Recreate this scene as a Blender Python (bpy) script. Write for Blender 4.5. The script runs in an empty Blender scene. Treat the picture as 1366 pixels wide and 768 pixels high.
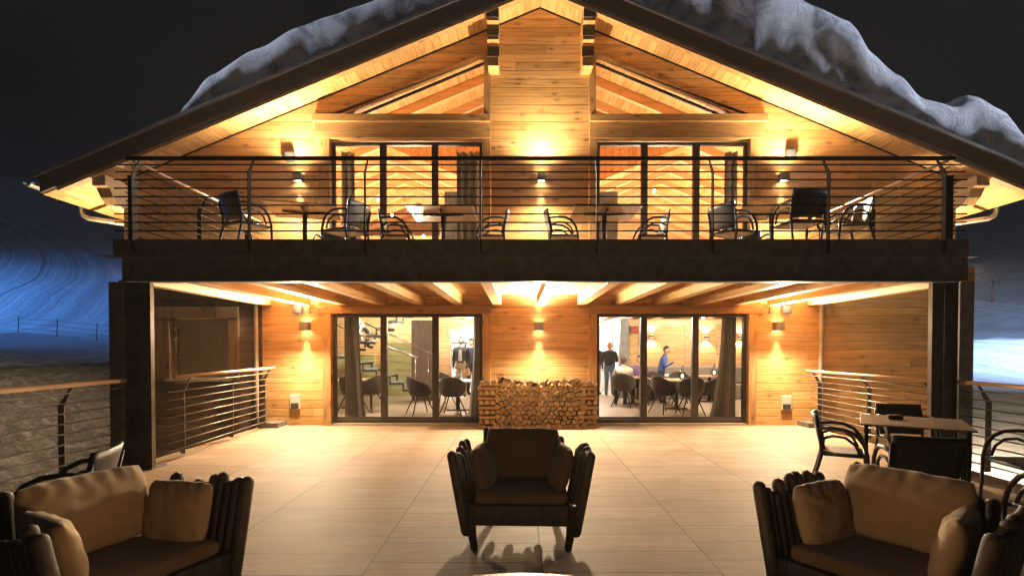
import bpy, bmesh, math, random
from math import sin, cos, pi, radians as R, hypot
from mathutils import Vector, Matrix, noise
random.seed(7)
S = bpy.context.scene
COL = S.collection
# ------------------------------------------------------------------ camera
CX, CZ, F = -0.43, 1.6, 700.0
PITCH = R(1.0)
cam = bpy.data.cameras.new('camera'); camo = bpy.data.objects.new('camera', cam); COL.objects.link(camo)
camo.location = (CX, 0, CZ); camo.rotation_euler = (R(90) - PITCH, 0, 0)
cam.sensor_width = 36; cam.lens = 36 * F / 1366
cam.shift_y = (475.2 - 384) / 1366; cam.shift_x = -9 / 1366
cam.clip_start = 0.05; cam.clip_end = 2000
S.camera = camo
S.view_settings.view_transform = 'Standard'; S.view_settings.look = 'None'
S.view_settings.exposure = 0.38; S.view_settings.gamma = 1
S.render.engine = 'CYCLES'
S.cycles.use_denoising = True
S.cycles.max_bounces = 7; S.cycles.diffuse_bounces = 4; S.cycles.transparent_max_bounces = 12
S.cycles.sample_clamp_indirect = 4.0
# ------------------------------------------------------------------ node helpers
def newmat(name):
    m = bpy.data.materials.new(name); m.use_nodes = True
    nt = m.node_tree; b = nt.nodes['Principled BSDF']
    return m, nt, b
def N(nt, t, **k):
    n = nt.nodes.new(t)
    for a, v in k.items():
        if a.startswith('i_'): n.inputs[int(a[2:])].default_value = v
        else: setattr(n, a, v)
    return n
def L(nt, a, b): nt.links.new(a, b)
def math_(nt, op, a, b=None, c=None):
    n = nt.nodes.new('ShaderNodeMath'); n.operation = op
    for i, v in enumerate((a, b, c)):
        if v is None: continue
        if isinstance(v, (int, float)): n.inputs[i].default_value = v
        else: L(nt, v, n.inputs[i])
    return n.outputs[0]
def mixc(nt, fac, a, b, mode='MIX'):
    n = nt.nodes.new('ShaderNodeMix'); n.data_type = 'RGBA'; n.blend_type = mode
    for i, v in ((0, fac), (6, a), (7, b)):
        if isinstance(v, (int, float)): n.inputs[i].default_value = v
        elif isinstance(v, tuple): n.inputs[i].default_value = (*v, 1) if len(v) == 3 else v
        else: L(nt, v, n.inputs[i])
    return n.outputs[2]
def ramp(nt, fac, stops):
    n = nt.nodes.new('ShaderNodeValToRGB'); e = n.color_ramp.elements
    while len(e) < len(stops): e.new(0.5)
    for q, (p, c) in zip(e, stops):
        q.position = p; q.color = (*c, 1) if isinstance(c, tuple) else (c, c, c, 1)
    L(nt, fac, n.inputs[0]); return n.outputs[0]
def coords(nt, scale=(1, 1, 1), src='Object'):
    tc = nt.nodes.new('ShaderNodeTexCoord'); mp = nt.nodes.new('ShaderNodeMapping')
    mp.inputs['Scale'].default_value = scale; L(nt, tc.outputs[src], mp.inputs[0]); return mp.outputs[0]
def noise_t(nt, vec, scale, detail=4, rough=0.55, dist=0.0, w=None):
    n = nt.nodes.new('ShaderNodeTexNoise'); n.inputs['Scale'].default_value = scale
    n.inputs['Detail'].default_value = detail; n.inputs['Roughness'].default_value = rough
    n.inputs['Distortion'].default_value = dist
    if w is not None:
        n.noise_dimensions = '4D'
        L(nt, w, n.inputs['W'])
    L(nt, vec, n.inputs['Vector']); return n.outputs['Fac']
def bump(nt, b, h, strength=0.3, dist=0.01):
    n = nt.nodes.new('ShaderNodeBump'); n.inputs['Strength'].default_value = strength
    n.inputs['Distance'].default_value = dist; L(nt, h, n.inputs['Height']); L(nt, n.outputs[0], b.inputs['Normal'])
def wood(name, col, grain='x', across=None, board=0.18, rough=0.55, vary=0.35, knots=1.0, dark=0.45, groove=0.012, seam=None):
    """boards run along `grain`, repeat every `board` metres along `across`"""
    m, nt, b = newmat(name)
    tc = nt.nodes.new('ShaderNodeTexCoord'); sp = nt.nodes.new('ShaderNodeSeparateXYZ'); L(nt, tc.outputs['Object'], sp.inputs[0])
    ax = {'x': 0, 'y': 1, 'z': 2}
    idx = None
    if across:
        q = math_(nt, 'DIVIDE', sp.outputs[ax[across]], board)
        idx = math_(nt, 'FLOOR', q); fr = math_(nt, 'FRACT', q)
        e = math_(nt, 'MINIMUM', fr, math_(nt, 'SUBTRACT', 1.0, fr))
        line = math_(nt, 'LESS_THAN', e, groove / board * 0.5)
        soft = math_(nt, 'SMOOTH_MIN', math_(nt, 'DIVIDE', e, groove / board * 1.6), 1.0, 0.4)
        if seam:      # butt joints along the board
            wn = N(nt, 'ShaderNodeTexWhiteNoise', noise_dimensions='1D'); L(nt, idx, wn.inputs['W'])
            g = math_(nt, 'ADD', math_(nt, 'DIVIDE', sp.outputs[ax[grain]], seam), math_(nt, 'MULTIPLY', wn.outputs['Value'], 7.3))
            gf = math_(nt, 'FRACT', g)
            line = math_(nt, 'MAXIMUM', line, math_(nt, 'LESS_THAN', gf, 0.006 / seam))
            idx = math_(nt, 'ADD', idx, math_(nt, 'MULTIPLY', math_(nt, 'FLOOR', g), 17.31))
    sc = [9.0, 9.0, 9.0]; sc[ax[grain]] = 0.7
    mp = nt.nodes.new('ShaderNodeMapping'); mp.inputs['Scale'].default_value = sc; L(nt, tc.outputs['Object'], mp.inputs[0])
    w = math_(nt, 'MULTIPLY', idx, 3.7) if idx is not None else None
    if w is None:
        v = nt.nodes.new('ShaderNodeValue'); v.outputs[0].default_value = 1.3; w = v.outputs[0]
    g1 = noise_t(nt, mp.outputs[0], 1.1, 5, 0.6, 1.6, w)
    sc2 = [60.0] * 3; sc2[ax[grain]] = 2.0
    mp2 = nt.nodes.new('ShaderNodeMapping'); mp2.inputs['Scale'].default_value = sc2; L(nt, tc.outputs['Object'], mp2.inputs[0])
    g2 = noise_t(nt, mp2.outputs[0], 1.0, 3, 0.5, 0.5, w)
    g = math_(nt, 'ADD', math_(nt, 'MULTIPLY', g1, 0.65), math_(nt, 'MULTIPLY', g2, 0.35))
    cd = tuple(c * dark for c in col); cl = tuple(min(1, c * 1.25) for c in col)
    c = ramp(nt, g, [(0.32, cd), (0.5, col), (0.68, cl)])
    if idx is not None:
        wn = N(nt, 'ShaderNodeTexWhiteNoise', noise_dimensions='1D'); L(nt, math_(nt, 'ADD', idx, 5.5), wn.inputs['W'])
        vv = math_(nt, 'ADD', math_(nt, 'MULTIPLY', wn.outputs['Value'], vary), 1.0 - vary / 2)
        cmb = N(nt, 'ShaderNodeCombineColor')
        L(nt, vv, cmb.inputs[0]); L(nt, vv, cmb.inputs[1]); L(nt, math_(nt, 'POWER', vv, 1.4), cmb.inputs[2])
        c = mixc(nt, 1.0, c, cmb.outputs[0], 'MULTIPLY')
    if knots:
        sk = [5.2] * 3; sk[ax[grain]] = 2.3
        mk = nt.nodes.new('ShaderNodeMapping'); mk.inputs['Scale'].default_value = sk; L(nt, tc.outputs['Object'], mk.inputs[0])
        vo = N(nt, 'ShaderNodeTexVoronoi'); vo.inputs['Scale'].default_value = 1.0; vo.inputs['Randomness'].default_value = 1.0
        L(nt, mk.outputs[0], vo.inputs['Vector'])
        kf = ramp(nt, vo.outputs['Distance'], [(0.0, 1.0), (0.075, 0.95), (0.15, 0.30), (0.32, 0.0)])
        c = mixc(nt, math_(nt, 'MULTIPLY', kf, 0.8 * knots), c, tuple(q * 0.22 for q in col))
    if across:
        c = mixc(nt, math_(nt, 'MULTIPLY', line, 0.6), c, tuple(q * 0.12 for q in col))
    L(nt, c, b.inputs['Base Color'])
    L(nt, math_(nt, 'ADD', math_(nt, 'MULTIPLY', g2, 0.2), rough - 0.1), b.inputs['Roughness'])
    h = math_(nt, 'MULTIPLY', g, 0.25)
    if across: h = math_(nt, 'ADD', h, soft)
    bump(nt, b, h, 0.35, 0.005)
    return m
def plain(name, col, rough=0.5, metal=0.0, nscale=0.0, nvar=0.3, bmp=0.0, bscale=200.0, spec=None, coat=0):
    m, nt, b = newmat(name)
    b.inputs['Roughness'].default_value = rough; b.inputs['Metallic'].default_value = metal
    if spec is not None: b.inputs['Specular IOR Level'].default_value = spec
    v = coords(nt)
    n = noise_t(nt, v, nscale or 6.0, 5, 0.6)
    c = ramp(nt, n, [(0.3, tuple(q * (1 - nvar) for q in col)), (0.7, tuple(min(1, q * (1 + nvar)) for q in col))])
    L(nt, c, b.inputs['Base Color'])
    L(nt, math_(nt, 'ADD', math_(nt, 'MULTIPLY', n, 0.2), rough - 0.1), b.inputs['Roughness'])
    if bmp: bump(nt, b, noise_t(nt, v, bscale, 3), bmp, 0.004)
    return m
def emit(name, col, st):
    m, nt, b = newmat(name); b.inputs['Base Color'].default_value = (*col, 1)
    b.inputs['Emission Color'].default_value = (*col, 1); b.inputs['Emission Strength'].default_value = st
    return m
def fabric(name, col, weave=700, rough=0.9, var=0.18, bs=0.35):
    m, nt, b = newmat(name); b.inputs['Roughness'].default_value = rough
    b.inputs['Sheen Weight'].default_value = 0.15
    v = coords(nt); n = noise_t(nt, v, 5, 5, 0.6); n2 = noise_t(nt, v, weave * 0.5, 2)
    f = math_(nt, 'ADD', math_(nt, 'MULTIPLY', n, 0.7), math_(nt, 'MULTIPLY', n2, 0.3))
    c = ramp(nt, f, [(0.3, tuple(q * (1 - var) for q in col)), (0.7, tuple(q * (1 + var) for q in col))])
    L(nt, c, b.inputs['Base Color']); bump(nt, b, math_(nt, 'ADD', n2, math_(nt, 'MULTIPLY', noise_t(nt, v, 14, 4), 2.0)), bs, 0.003)
    return m
M = {}
HON = (0.66, 0.385, 0.145)
M['facade'] = wood('facade_boards', HON, 'x', 'z', 0.172, seam=4.3, vary=0.4)
M['facade_dim'] = wood('shaded_boards', (0.20, 0.15, 0.11), 'x', 'z', 0.172, seam=4.3, vary=0.4)  # facade boards again, with the left bay's shade put into a darker colour
M['soffit'] = wood('soffit_boards', (0.66, 0.40, 0.15), 'y', 'x', 0.165, vary=0.3, knots=0.7, groove=0.01)
M['ceil'] = wood('ceiling_boards', (0.60, 0.34, 0.13), 'x', 'y', 0.19, vary=0.25, knots=0.6)
M['beam_x'] = wood('timber_x', (0.54, 0.32, 0.125), 'x', vary=0, knots=1.0)
M['beam_y'] = wood('timber_y', (0.58, 0.34, 0.13), 'y', vary=0, knots=0.9)
M['beam_z'] = wood('timber_z', (0.50, 0.29, 0.115), 'z', vary=0, knots=1.0)
M['head_x'] = wood('rough_timber_x', (0.42, 0.23, 0.09), 'x', vary=0, knots=1.0, dark=0.3)
M['fascia'] = wood('dark_bargeboard', (0.10, 0.07, 0.042), 'x', vary=0, knots=0.2)
M['inner'] = wood('interior_panel', (0.60, 0.37, 0.17), 'x', 'z', 0.20, vary=0.18, knots=0.4, seam=3.1)
M['orange'] = wood('interior_ceiling_boards', (0.66, 0.30, 0.09), 'y', 'x', 0.2, vary=0.25, knots=0.8)
M['rafter'] = wood('pale_rafter', (0.75, 0.48, 0.25), 'x', vary=0, knots=0.3, dark=0.7)
M['steel'] = plain('dark_painted_steel', (0.14, 0.13, 0.12), 0.5, 0.05, 8, 0.3, 0.1, 120)
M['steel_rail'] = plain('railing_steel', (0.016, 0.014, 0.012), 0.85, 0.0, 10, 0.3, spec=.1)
M['handrail'] = wood('handrail_wood', (0.42, 0.25, 0.14), 'y', vary=0, knots=0.2, rough=0.4)
M['frame'] = plain('door_frame_metal', (0.045, 0.042, 0.04), 0.45, 0.2, 12, 0.2)
M['copper'] = plain('gutter_metal', (0.52, 0.46, 0.38), 0.4, 0.25, 5, 0.25)
M['grey'] = plain('grey_box_plastic', (0.035, 0.038, 0.042), 0.5, 0, 30, 0.1)
M['vent'] = plain('beige_vent_cover', (0.55, 0.50, 0.42), 0.5, 0, 30, 0.1)
M['lampbody'] = plain('lamp_body_metal', (0.10, 0.085, 0.075), 0.45, 0.3, 30, 0.1)
M['lampglow'] = emit('lamp_glow', (1.0, 0.80, 0.5), 30)
M['bulb'] = emit('bulb_glow', (1.0, 0.9, 0.72), 60)
M['plastic'] = plain('dark_chair_plastic', (0.026, 0.023, 0.020), 0.45, 0, 15, 0.2, 0.15, 300)
M['ttop'] = wood('dark_laminate_top', (0.16, 0.11, 0.075), 'x', vary=0, knots=0, rough=0.4, dark=0.75)
M['stave'] = plain('dark_stained_log', (0.05, 0.038, 0.028), 0.62, 0, 14, 0.5, 0.5, 60)
M['cush'] = fabric('tan_cushion_fabric', (0.36, 0.265, 0.155))
M['cush_dark'] = fabric('brown_cushion_fabric', (0.12, 0.08, 0.042))
M['curtain'] = fabric('grey_curtain_fabric', (0.30, 0.28, 0.25), 300)
M['shell'] = fabric('dark_shell_upholstery', (0.055, 0.046, 0.042), 300)
M['shell_light'] = fabric('grey_shell_upholstery', (0.16, 0.15, 0.14), 300)
M['black'] = plain('black_metal', (0.012, 0.012, 0.012), 0.4, 0.4)
M['itable'] = wood('oak_table_top', (0.50, 0.34, 0.20), 'x', vary=0, knots=0.2, rough=0.4)
M['wtable'] = plain('white_table_top', (0.7, 0.74, 0.76), 0.35)
M['ifloor'] = wood('interior_floor_boards', (0.50, 0.42, 0.34), 'x', 'y', 0.3, vary=0.12, knots=0, rough=0.35)
M['white'] = plain('white_plaster', (0.75, 0.74, 0.72), 0.7, 0, 3, 0.06)
M['green'] = wood('pale_green_panel', (0.50, 0.52, 0.25), 'x', 'z', 0.22, vary=0.12, knots=0.2)
M['darkpanel'] = wood('dark_brown_panel', (0.13, 0.085, 0.07), 'z', vary=0, knots=0.1)
M['stair'] = plain('stair_steel', (0.07, 0.06, 0.06), 0.5, 0.2)
M['tread'] = plain('pale_glass_tread', (0.35, 0.48, 0.52), 0.15)
M['chrome'] = plain('brushed_steel', (0.7, 0.66, 0.6), 0.25, 1.0)
M['gpillar'] = plain('grey_pillar', (0.22, 0.23, 0.24), 0.6)
M['bench'] = fabric('grey_bench_fabric', (0.22, 0.19, 0.18), 300)
M['bark'] = wood('firewood_bark', (0.05, 0.03, 0.016), 'y', vary=0, knots=0.6, dark=0.4)
def endgrain():
    m, nt, b = newmat('firewood_cut_face'); b.inputs['Roughness'].default_value = 0.8
    oi = nt.nodes.new('ShaderNodeObjectInfo'); v = coords(nt)
    n = noise_t(nt, v, 45, 4, 0.7)
    c = ramp(nt, n, [(0.25, (0.52, 0.36, 0.19)), (0.55, (0.80, 0.62, 0.38)), (0.8, (0.88, 0.75, 0.52))])
    k = math_(nt, 'ADD', math_(nt, 'MULTIPLY', oi.outputs['Random'], 0.65), 0.45)
    cmb = N(nt, 'ShaderNodeCombineColor')
    for i in range(3): L(nt, k, cmb.inputs[i])
    L(nt, mixc(nt, 1.0, c, cmb.outputs[0], 'MULTIPLY'), b.inputs['Base Color']); bump(nt, b, n, 0.5, 0.004); return m
M['cut'] = endgrain()
def glassmat():
    m, nt, b = newmat('window_glass'); nt.nodes.remove(b)
    out = nt.nodes['Material Output']; tr = N(nt, 'ShaderNodeBsdfTransparent'); gl = N(nt, 'ShaderNodeBsdfGlossy')
    tr.inputs[0].default_value = (0.93, 0.95, 0.94, 1); gl.inputs['Roughness'].default_value = 0.0
    fr = N(nt, 'ShaderNodeFresnel'); fr.inputs[0].default_value = 1.35
    mx = N(nt, 'ShaderNodeMixShader'); L(nt, fr.outputs[0], mx.inputs[0]); L(nt, tr.outputs[0], mx.inputs[1]); L(nt, gl.outputs[0], mx.inputs[2])
    L(nt, mx.outputs[0], out.inputs[0]); return m
M['glass'] = glassmat()
def paver():
    m, nt, b = newmat('wood_look_pavers')
    tc = nt.nodes.new('ShaderNodeTexCoord'); sp = nt.nodes.new('ShaderNodeSeparateXYZ'); L(nt, tc.outputs['Object'], sp.inputs[0])
    qx = math_(nt, 'DIVIDE', math_(nt, 'ADD', sp.outputs[0], 0.26 + 12.7), 1.27)
    ix = math_(nt, 'FLOOR', qx); fx = math_(nt, 'FRACT', qx)
    off = math_(nt, 'MULTIPLY', math_(nt, 'FRACT', math_(nt, 'MULTIPLY', ix, 0.437)), 1.0)
    qy = math_(nt, 'ADD', math_(nt, 'DIVIDE', sp.outputs[1], 0.385), off)
    iy = math_(nt, 'FLOOR', qy); fy = math_(nt, 'FRACT', qy)
    ex = math_(nt, 'MULTIPLY', math_(nt, 'MINIMUM', fx, math_(nt, 'SUBTRACT', 1.0, fx)), 1.27)
    ey = math_(nt, 'MULTIPLY', math_(nt, 'MINIMUM', fy, math_(nt, 'SUBTRACT', 1.0, fy)), 0.385)
    e = math_(nt, 'MINIMUM', ex, ey)
    line = math_(nt, 'LESS_THAN', e, 0.005)
    idd = math_(nt, 'ADD', math_(nt, 'MULTIPLY', ix, 7.13), math_(nt, 'MULTIPLY', iy, 3.31))
    mp = nt.nodes.new('ShaderNodeMapping'); mp.inputs['Scale'].default_value = (0.8, 14, 1); L(nt, tc.outputs['Object'], mp.inputs[0])
    g = noise_t(nt, mp.outputs[0], 1.6, 6, 0.65, 0.8, idd)
    c = ramp(nt, g, [(0.25, (0.17, 0.12, 0.075)), (0.5, (0.30, 0.22, 0.145)), (0.75, (0.40, 0.30, 0.205))])
    wn = N(nt, 'ShaderNodeTexWhiteNoise', noise_dimensions='1D'); L(nt, idd, wn.inputs['W'])
    k = math_(nt, 'ADD', math_(nt, 'MULTIPLY', wn.outputs['Value'], 0.22), 0.89)
    cmb = N(nt, 'ShaderNodeCombineColor')
    for i in range(3): L(nt, k, cmb.inputs[i])
    c = mixc(nt, 1.0, c, cmb.outputs[0], 'MULTIPLY')
    big = noise_t(nt, tc.outputs['Object'], 1.6, 8, 0.72)
    c = mixc(nt, ramp(nt, big, [(0.48, 0.0), (0.62, 0.5)]), c, (0.20, 0.14, 0.09))
    c = mixc(nt, line, c, (0.05, 0.035, 0.025))
    L(nt, c, b.inputs['Base Color'])
    L(nt, math_(nt, 'ADD', math_(nt, 'MULTIPLY', g, 0.3), 0.52), b.inputs['Roughness'])
    b.inputs['Specular IOR Level'].default_value = 0.3
    h = math_(nt, 'ADD', math_(nt, 'MULTIPLY', g, 0.15), math_(nt, 'MINIMUM', math_(nt, 'DIVIDE', e, 0.006), 1.0))
    bump(nt, b, h, 0.35, 0.004); return m
M['paver'] = paver()
def roofsnow():
    m, nt, b = newmat('roof_snow'); b.inputs['Roughness'].default_value = 0.85
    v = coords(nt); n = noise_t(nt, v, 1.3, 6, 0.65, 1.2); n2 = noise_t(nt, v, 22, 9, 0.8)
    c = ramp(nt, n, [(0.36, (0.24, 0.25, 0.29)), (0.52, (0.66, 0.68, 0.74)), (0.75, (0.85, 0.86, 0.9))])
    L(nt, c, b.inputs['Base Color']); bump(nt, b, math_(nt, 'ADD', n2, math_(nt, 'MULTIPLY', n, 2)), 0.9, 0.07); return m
M['roofsnow'] = roofsnow()
def groundmat():
    m, nt, b = newmat('snowy_ground'); b.inputs['Roughness'].default_value = 0.9
    tc = nt.nodes.new('ShaderNodeTexCoord'); v = tc.outputs['Object']
    sp = nt.nodes.new('ShaderNodeSeparateXYZ'); L(nt, v, sp.inputs[0])
    # groomed tracks: arcs round a far centre
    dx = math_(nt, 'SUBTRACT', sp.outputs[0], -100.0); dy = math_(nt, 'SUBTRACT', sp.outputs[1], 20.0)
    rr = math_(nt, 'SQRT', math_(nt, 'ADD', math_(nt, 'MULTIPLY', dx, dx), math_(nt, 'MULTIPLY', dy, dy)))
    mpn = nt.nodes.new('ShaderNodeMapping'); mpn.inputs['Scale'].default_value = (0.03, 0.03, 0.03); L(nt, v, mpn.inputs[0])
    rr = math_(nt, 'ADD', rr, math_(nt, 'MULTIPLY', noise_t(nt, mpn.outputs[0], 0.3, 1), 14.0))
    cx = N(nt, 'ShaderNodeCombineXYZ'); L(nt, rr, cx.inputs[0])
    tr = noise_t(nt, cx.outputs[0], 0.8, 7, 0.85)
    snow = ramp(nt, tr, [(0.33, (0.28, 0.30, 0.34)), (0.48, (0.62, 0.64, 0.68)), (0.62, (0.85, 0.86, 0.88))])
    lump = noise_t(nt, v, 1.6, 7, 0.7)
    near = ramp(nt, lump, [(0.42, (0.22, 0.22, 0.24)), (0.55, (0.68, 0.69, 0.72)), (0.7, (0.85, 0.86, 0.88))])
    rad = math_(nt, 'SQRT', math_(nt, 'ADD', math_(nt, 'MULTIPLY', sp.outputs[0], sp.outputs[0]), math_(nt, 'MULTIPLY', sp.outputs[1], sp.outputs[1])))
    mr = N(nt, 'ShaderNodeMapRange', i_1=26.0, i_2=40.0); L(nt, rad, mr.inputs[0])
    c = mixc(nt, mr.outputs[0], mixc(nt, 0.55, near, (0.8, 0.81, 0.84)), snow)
    # earth bank by the terrace on the left
    dirt = ramp(nt, noise_t(nt, v, 5.5, 9, 0.85, .6), [(0.40, (0.015, 0.013, 0.011)), (0.52, (0.07, 0.062, 0.055)), (0.64, (0.22, 0.21, 0.20))])
    wob = math_(nt, 'MULTIPLY', math_(nt, 'SUBTRACT', noise_t(nt, v, 0.35, 4), 0.5), 9.0)
    mb = N(nt, 'ShaderNodeMapRange', i_1=-17.0, i_2=-15.5); L(nt, math_(nt, 'ADD', sp.outputs[0], wob), mb.inputs[0])
    mb2 = N(nt, 'ShaderNodeMapRange', i_1=-3.0, i_2=0.0, i_3=1.0, i_4=0.0); L(nt, sp.outputs[0], mb2.inputs[0])
    c = mixc(nt, math_(nt, 'MULTIPLY', mb.outputs[0], mb2.outputs[0]), c, dirt)
    # darker mottled tone over the far slope on the right
    strip = N(nt, 'ShaderNodeMapRange', i_1=46.0, i_2=49.0); L(nt, math_(nt, 'ADD', rad, math_(nt, 'MULTIPLY', wob, 0.5)), strip.inputs[0])
    right = N(nt, 'ShaderNodeMapRange', i_1=-5.0, i_2=5.0); L(nt, sp.outputs[0], right.inputs[0])
    dark_mottle = ramp(nt, noise_t(nt, v, 0.5, 7, 0.75), [(0.4, (0.05, 0.055, 0.065)), (0.62, (0.12, 0.13, 0.15)), (0.75, (0.4, 0.42, 0.45))])
    c = mixc(nt, math_(nt, 'MULTIPLY', math_(nt, 'MULTIPLY', strip.outputs[0], right.outputs[0]), 0.85), c, dark_mottle)
    L(nt, c, b.inputs['Base Color'])
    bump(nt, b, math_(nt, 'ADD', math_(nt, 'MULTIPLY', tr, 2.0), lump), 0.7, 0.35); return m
M['ground'] = groundmat()
# ------------------------------------------------------------------ mesh helper
class MB:
    def __init__(s): s.bm = bmesh.new(); s.mats = []
    def mi(s, m):
        if m is None: return 0
        if m not in s.mats: s.mats.append(m)
        return s.mats.index(m)
    def poly(s, vs, m=None, smooth=False):
        try: f = s.bm.faces.new(vs)
        except ValueError: return None
        f.material_index = s.mi(m); f.smooth = smooth; return f
    def box(s, x0, x1, y0, y1, z0, z1, m=None):
        v = [s.bm.verts.new((x, y, z)) for z in (z0, z1) for y in (y0, y1) for x in (x0, x1)]
        for q in ((0, 2, 3, 1), (4, 5, 7, 6), (0, 1, 5, 4), (2, 6, 7, 3), (0, 4, 6, 2), (1, 3, 7, 5)):
            s.poly([v[i] for i in q], m)
        return v
    def prism(s, pts, d0, d1, axis='y', m=None, cap=None):
        """extrude a 2-D outline along axis: y -> pts (x,z), x -> pts (y,z), z -> pts (x,y)"""
        def mk(p, d):
            return {'y': (p[0], d, p[1]), 'x': (d, p[0], p[1]), 'z': (p[0], p[1], d)}[axis]
        a = [s.bm.verts.new(mk(p, d0)) for p in pts]; b = [s.bm.verts.new(mk(p, d1)) for p in pts]
        n = len(pts); cap = cap or m
        s.poly(a, cap); s.poly(b[::-1], cap)
        for i in range(n): s.poly([a[i], b[i], b[(i + 1) % n], a[(i + 1) % n]], m)
        return a + b
    def tube(s, pts, r, seg=8, m=None, cap=True, flat=None):
        pts = [Vector(p) for p in pts]; rings = []
        n = len(pts); rs = r if isinstance(r, (list, tuple)) else [r] * n
        up = Vector((0, 0, 1)); t0 = (pts[1] - pts[0]).normalized()
        u = t0.cross(up)
        if u.length < 1e-3: u = t0.cross(Vector((0, 1, 0)))
        u.normalize()
        for i, p in enumerate(pts):
            t = (pts[min(i + 1, n - 1)] - pts[max(i - 1, 0)]).normalized()
            u = (u - t * u.dot(t)).normalized(); w = t.cross(u)
            fx, fy = flat or (1, 1)
            rings.append([s.bm.verts.new(p + u * cos(a) * rs[i] * fx + w * sin(a) * rs[i] * fy) for a in (2 * pi * k / seg for k in range(seg))])
        for a, b in zip(rings, rings[1:]):
            for k in range(seg): s.poly([a[k], a[(k + 1) % seg], b[(k + 1) % seg], b[k]], m, True)
        if cap: s.poly(rings[0][::-1], m); s.poly(rings[-1], m)
        return rings
    def lathe(s, prof, c=(0, 0, 0), seg=16, m=None):
        rings = []
        for r, z in prof:
            rings.append([s.bm.verts.new((c[0] + r * cos(2 * pi * k / seg), c[1] + r * sin(2 * pi * k / seg), c[2] + z)) for k in range(seg)])
        for a, b in zip(rings, rings[1:]):
            for k in range(seg): s.poly([a[k], a[(k + 1) % seg], b[(k + 1) % seg], b[k]], m, True)
        s.poly(rings[0][::-1], m); s.poly(rings[-1], m)
    def build(s, name, mat=None, parent=None, loc=None, world=False, bevel=0, recalc=True):
        if recalc: bmesh.ops.recalc_face_normals(s.bm, faces=s.bm.faces[:])
        me = bpy.data.meshes.new(name); s.bm.to_mesh(me); s.bm.free()
        for m in (s.mats or [mat]):
            me.materials.append(m if m is not None else mat)
        o = bpy.data.objects.new(name, me); COL.objects.link(o)
        if parent is not None:
            o.parent = parent
            if world:
                q = parent; t = Vector((0, 0, 0))
                while q is not None: t += q.location; q = q.parent
                o.location = -t
        if loc: o.location = loc
        if bevel:
            b = o.modifiers.new('bevel', 'BEVEL'); b.width = bevel; b.segments = 2; b.limit_method = 'ANGLE'
        return o
def tag(o, label=None, cat=None, group=None, kind=None):
    for k, v in (('label', label), ('category', cat), ('group', group), ('kind', kind)):
        if v: o[k] = v
    return o
def empty(name, loc=(0, 0, 0), rz=0.0, label=None, cat=None, group=None):
    o = bpy.data.objects.new(name, None); COL.objects.link(o); o.location = loc; o.rotation_euler = (0, 0, rz)
    o.empty_display_size = 0.1
    return tag(o, label, cat, group)
def copytree(o, parent=None):
    c = o.copy(); COL.objects.link(c)
    if parent is not None: c.parent = parent
    for ch in [k for k in bpy.data.objects if k.parent == o]: copytree(ch, c)
    return c
def place(proto, used, loc, rz, label, group=None, scale=None):
    o = proto if not used else copytree(proto)
    used.append(1); o.location = loc; o.rotation_euler = (0, 0, rz); o['label'] = label
    if group: o['group'] = group
    if scale: o.scale = (scale,) * 3
    return o
def pbox(name, mat, parent, x0, x1, y0, y1, z0, z1, bevel=0):
    b = MB(); b.box(x0, x1, y0, y1, z0, z1); return b.build(name, mat, parent, world=True, bevel=bevel)
def light(kind, name, loc, energy, col, parent=None, rot=None, **k):
    l = bpy.data.lights.new(name, kind); l.energy = energy; l.color = col
    for a, v in k.items(): setattr(l, a, v)
    o = bpy.data.objects.new(name, l); COL.objects.link(o)
    if parent is not None: o.parent = parent
    o.location = loc
    if rot: o.rotation_euler = rot
    return o
# ------------------------------------------------------------------ world
w = bpy.data.worlds.new('World'); S.world = w; w.use_nodes = True
w.node_tree.nodes['Background'].inputs[0].default_value = (0.0036, 0.0036, 0.0037, 1)
w.node_tree.nodes['Background'].inputs[1].default_value = 1.0
# ------------------------------------------------------------------ ground and terrace
def sstep(a, b, x):
    t = max(0.0, min(1.0, (x - a) / (b - a))); return t * t * (3 - 2 * t)
def gz(x, y):
    r = hypot(x, y)
    left = 1 - sstep(-4, 4, x)
    zl = -2.4 + 3.5 * sstep(6.5, 14.5, -x + 0.12 * max(0, y - 8)) if x < 0 else -2.4
    zl += 2.0 * sstep(24, 60, r)
    zr_ = -3.0 + 1.6 * sstep(5.6, 9, x) + 0.4 * sstep(9, 20, x) + 3.6 * sstep(24, 54, r)
    z = zl * left + zr_ * (1 - left)
    t = max(0.0, r - 54)
    z += 0.30 * t * min(1, t / 10) if r < 190 else 0.30 * 136 + 0.05 * (r - 190)
    z += 0.35 * (noise.noise(Vector((x * 0.15, y * 0.15, 0)))) + 0.12 * noise.noise(Vector((x * 0.7, y * 0.7, 3)))
    z += (0.16 * noise.noise(Vector((x * 1.9, y * 1.9, 5)))) if x < -5 and r < 30 else 0
    z += 2.5 * noise.noise(Vector((x * 0.02, y * 0.02, 7))) * sstep(60, 120, r)
    inside = sstep(-6.6, -5.9, x) * (1 - sstep(5.7, 6.4, x)) * (1 - sstep(22, 24, y))
    inside2 = sstep(-9, -8.3, x) * (1 - sstep(8.3, 9, x)) * sstep(10.2, 10.9, y) * (1 - sstep(22, 24, y))
    k = max(inside, inside2)
    return z * (1 - k) + (-3.2) * k
b = MB()
def axis_(n, span, near):
    out = []
    for i in range(n + 1):
        t = 2 * i / n - 1; out.append(near * t + (span - near) * t * abs(t) ** 2.4)
    return out
xs = axis_(230, 420, 38); ys = [v + 12 for v in axis_(230, 420, 38)]
grid = [[b.bm.verts.new((x, y, gz(x, y))) for x in xs] for y in ys]
for j in range(len(ys) - 1):
    for i in range(len(xs) - 1):
        b.poly([grid[j][i], grid[j][i + 1], grid[j + 1][i + 1], grid[j + 1][i]], None, True)
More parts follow.
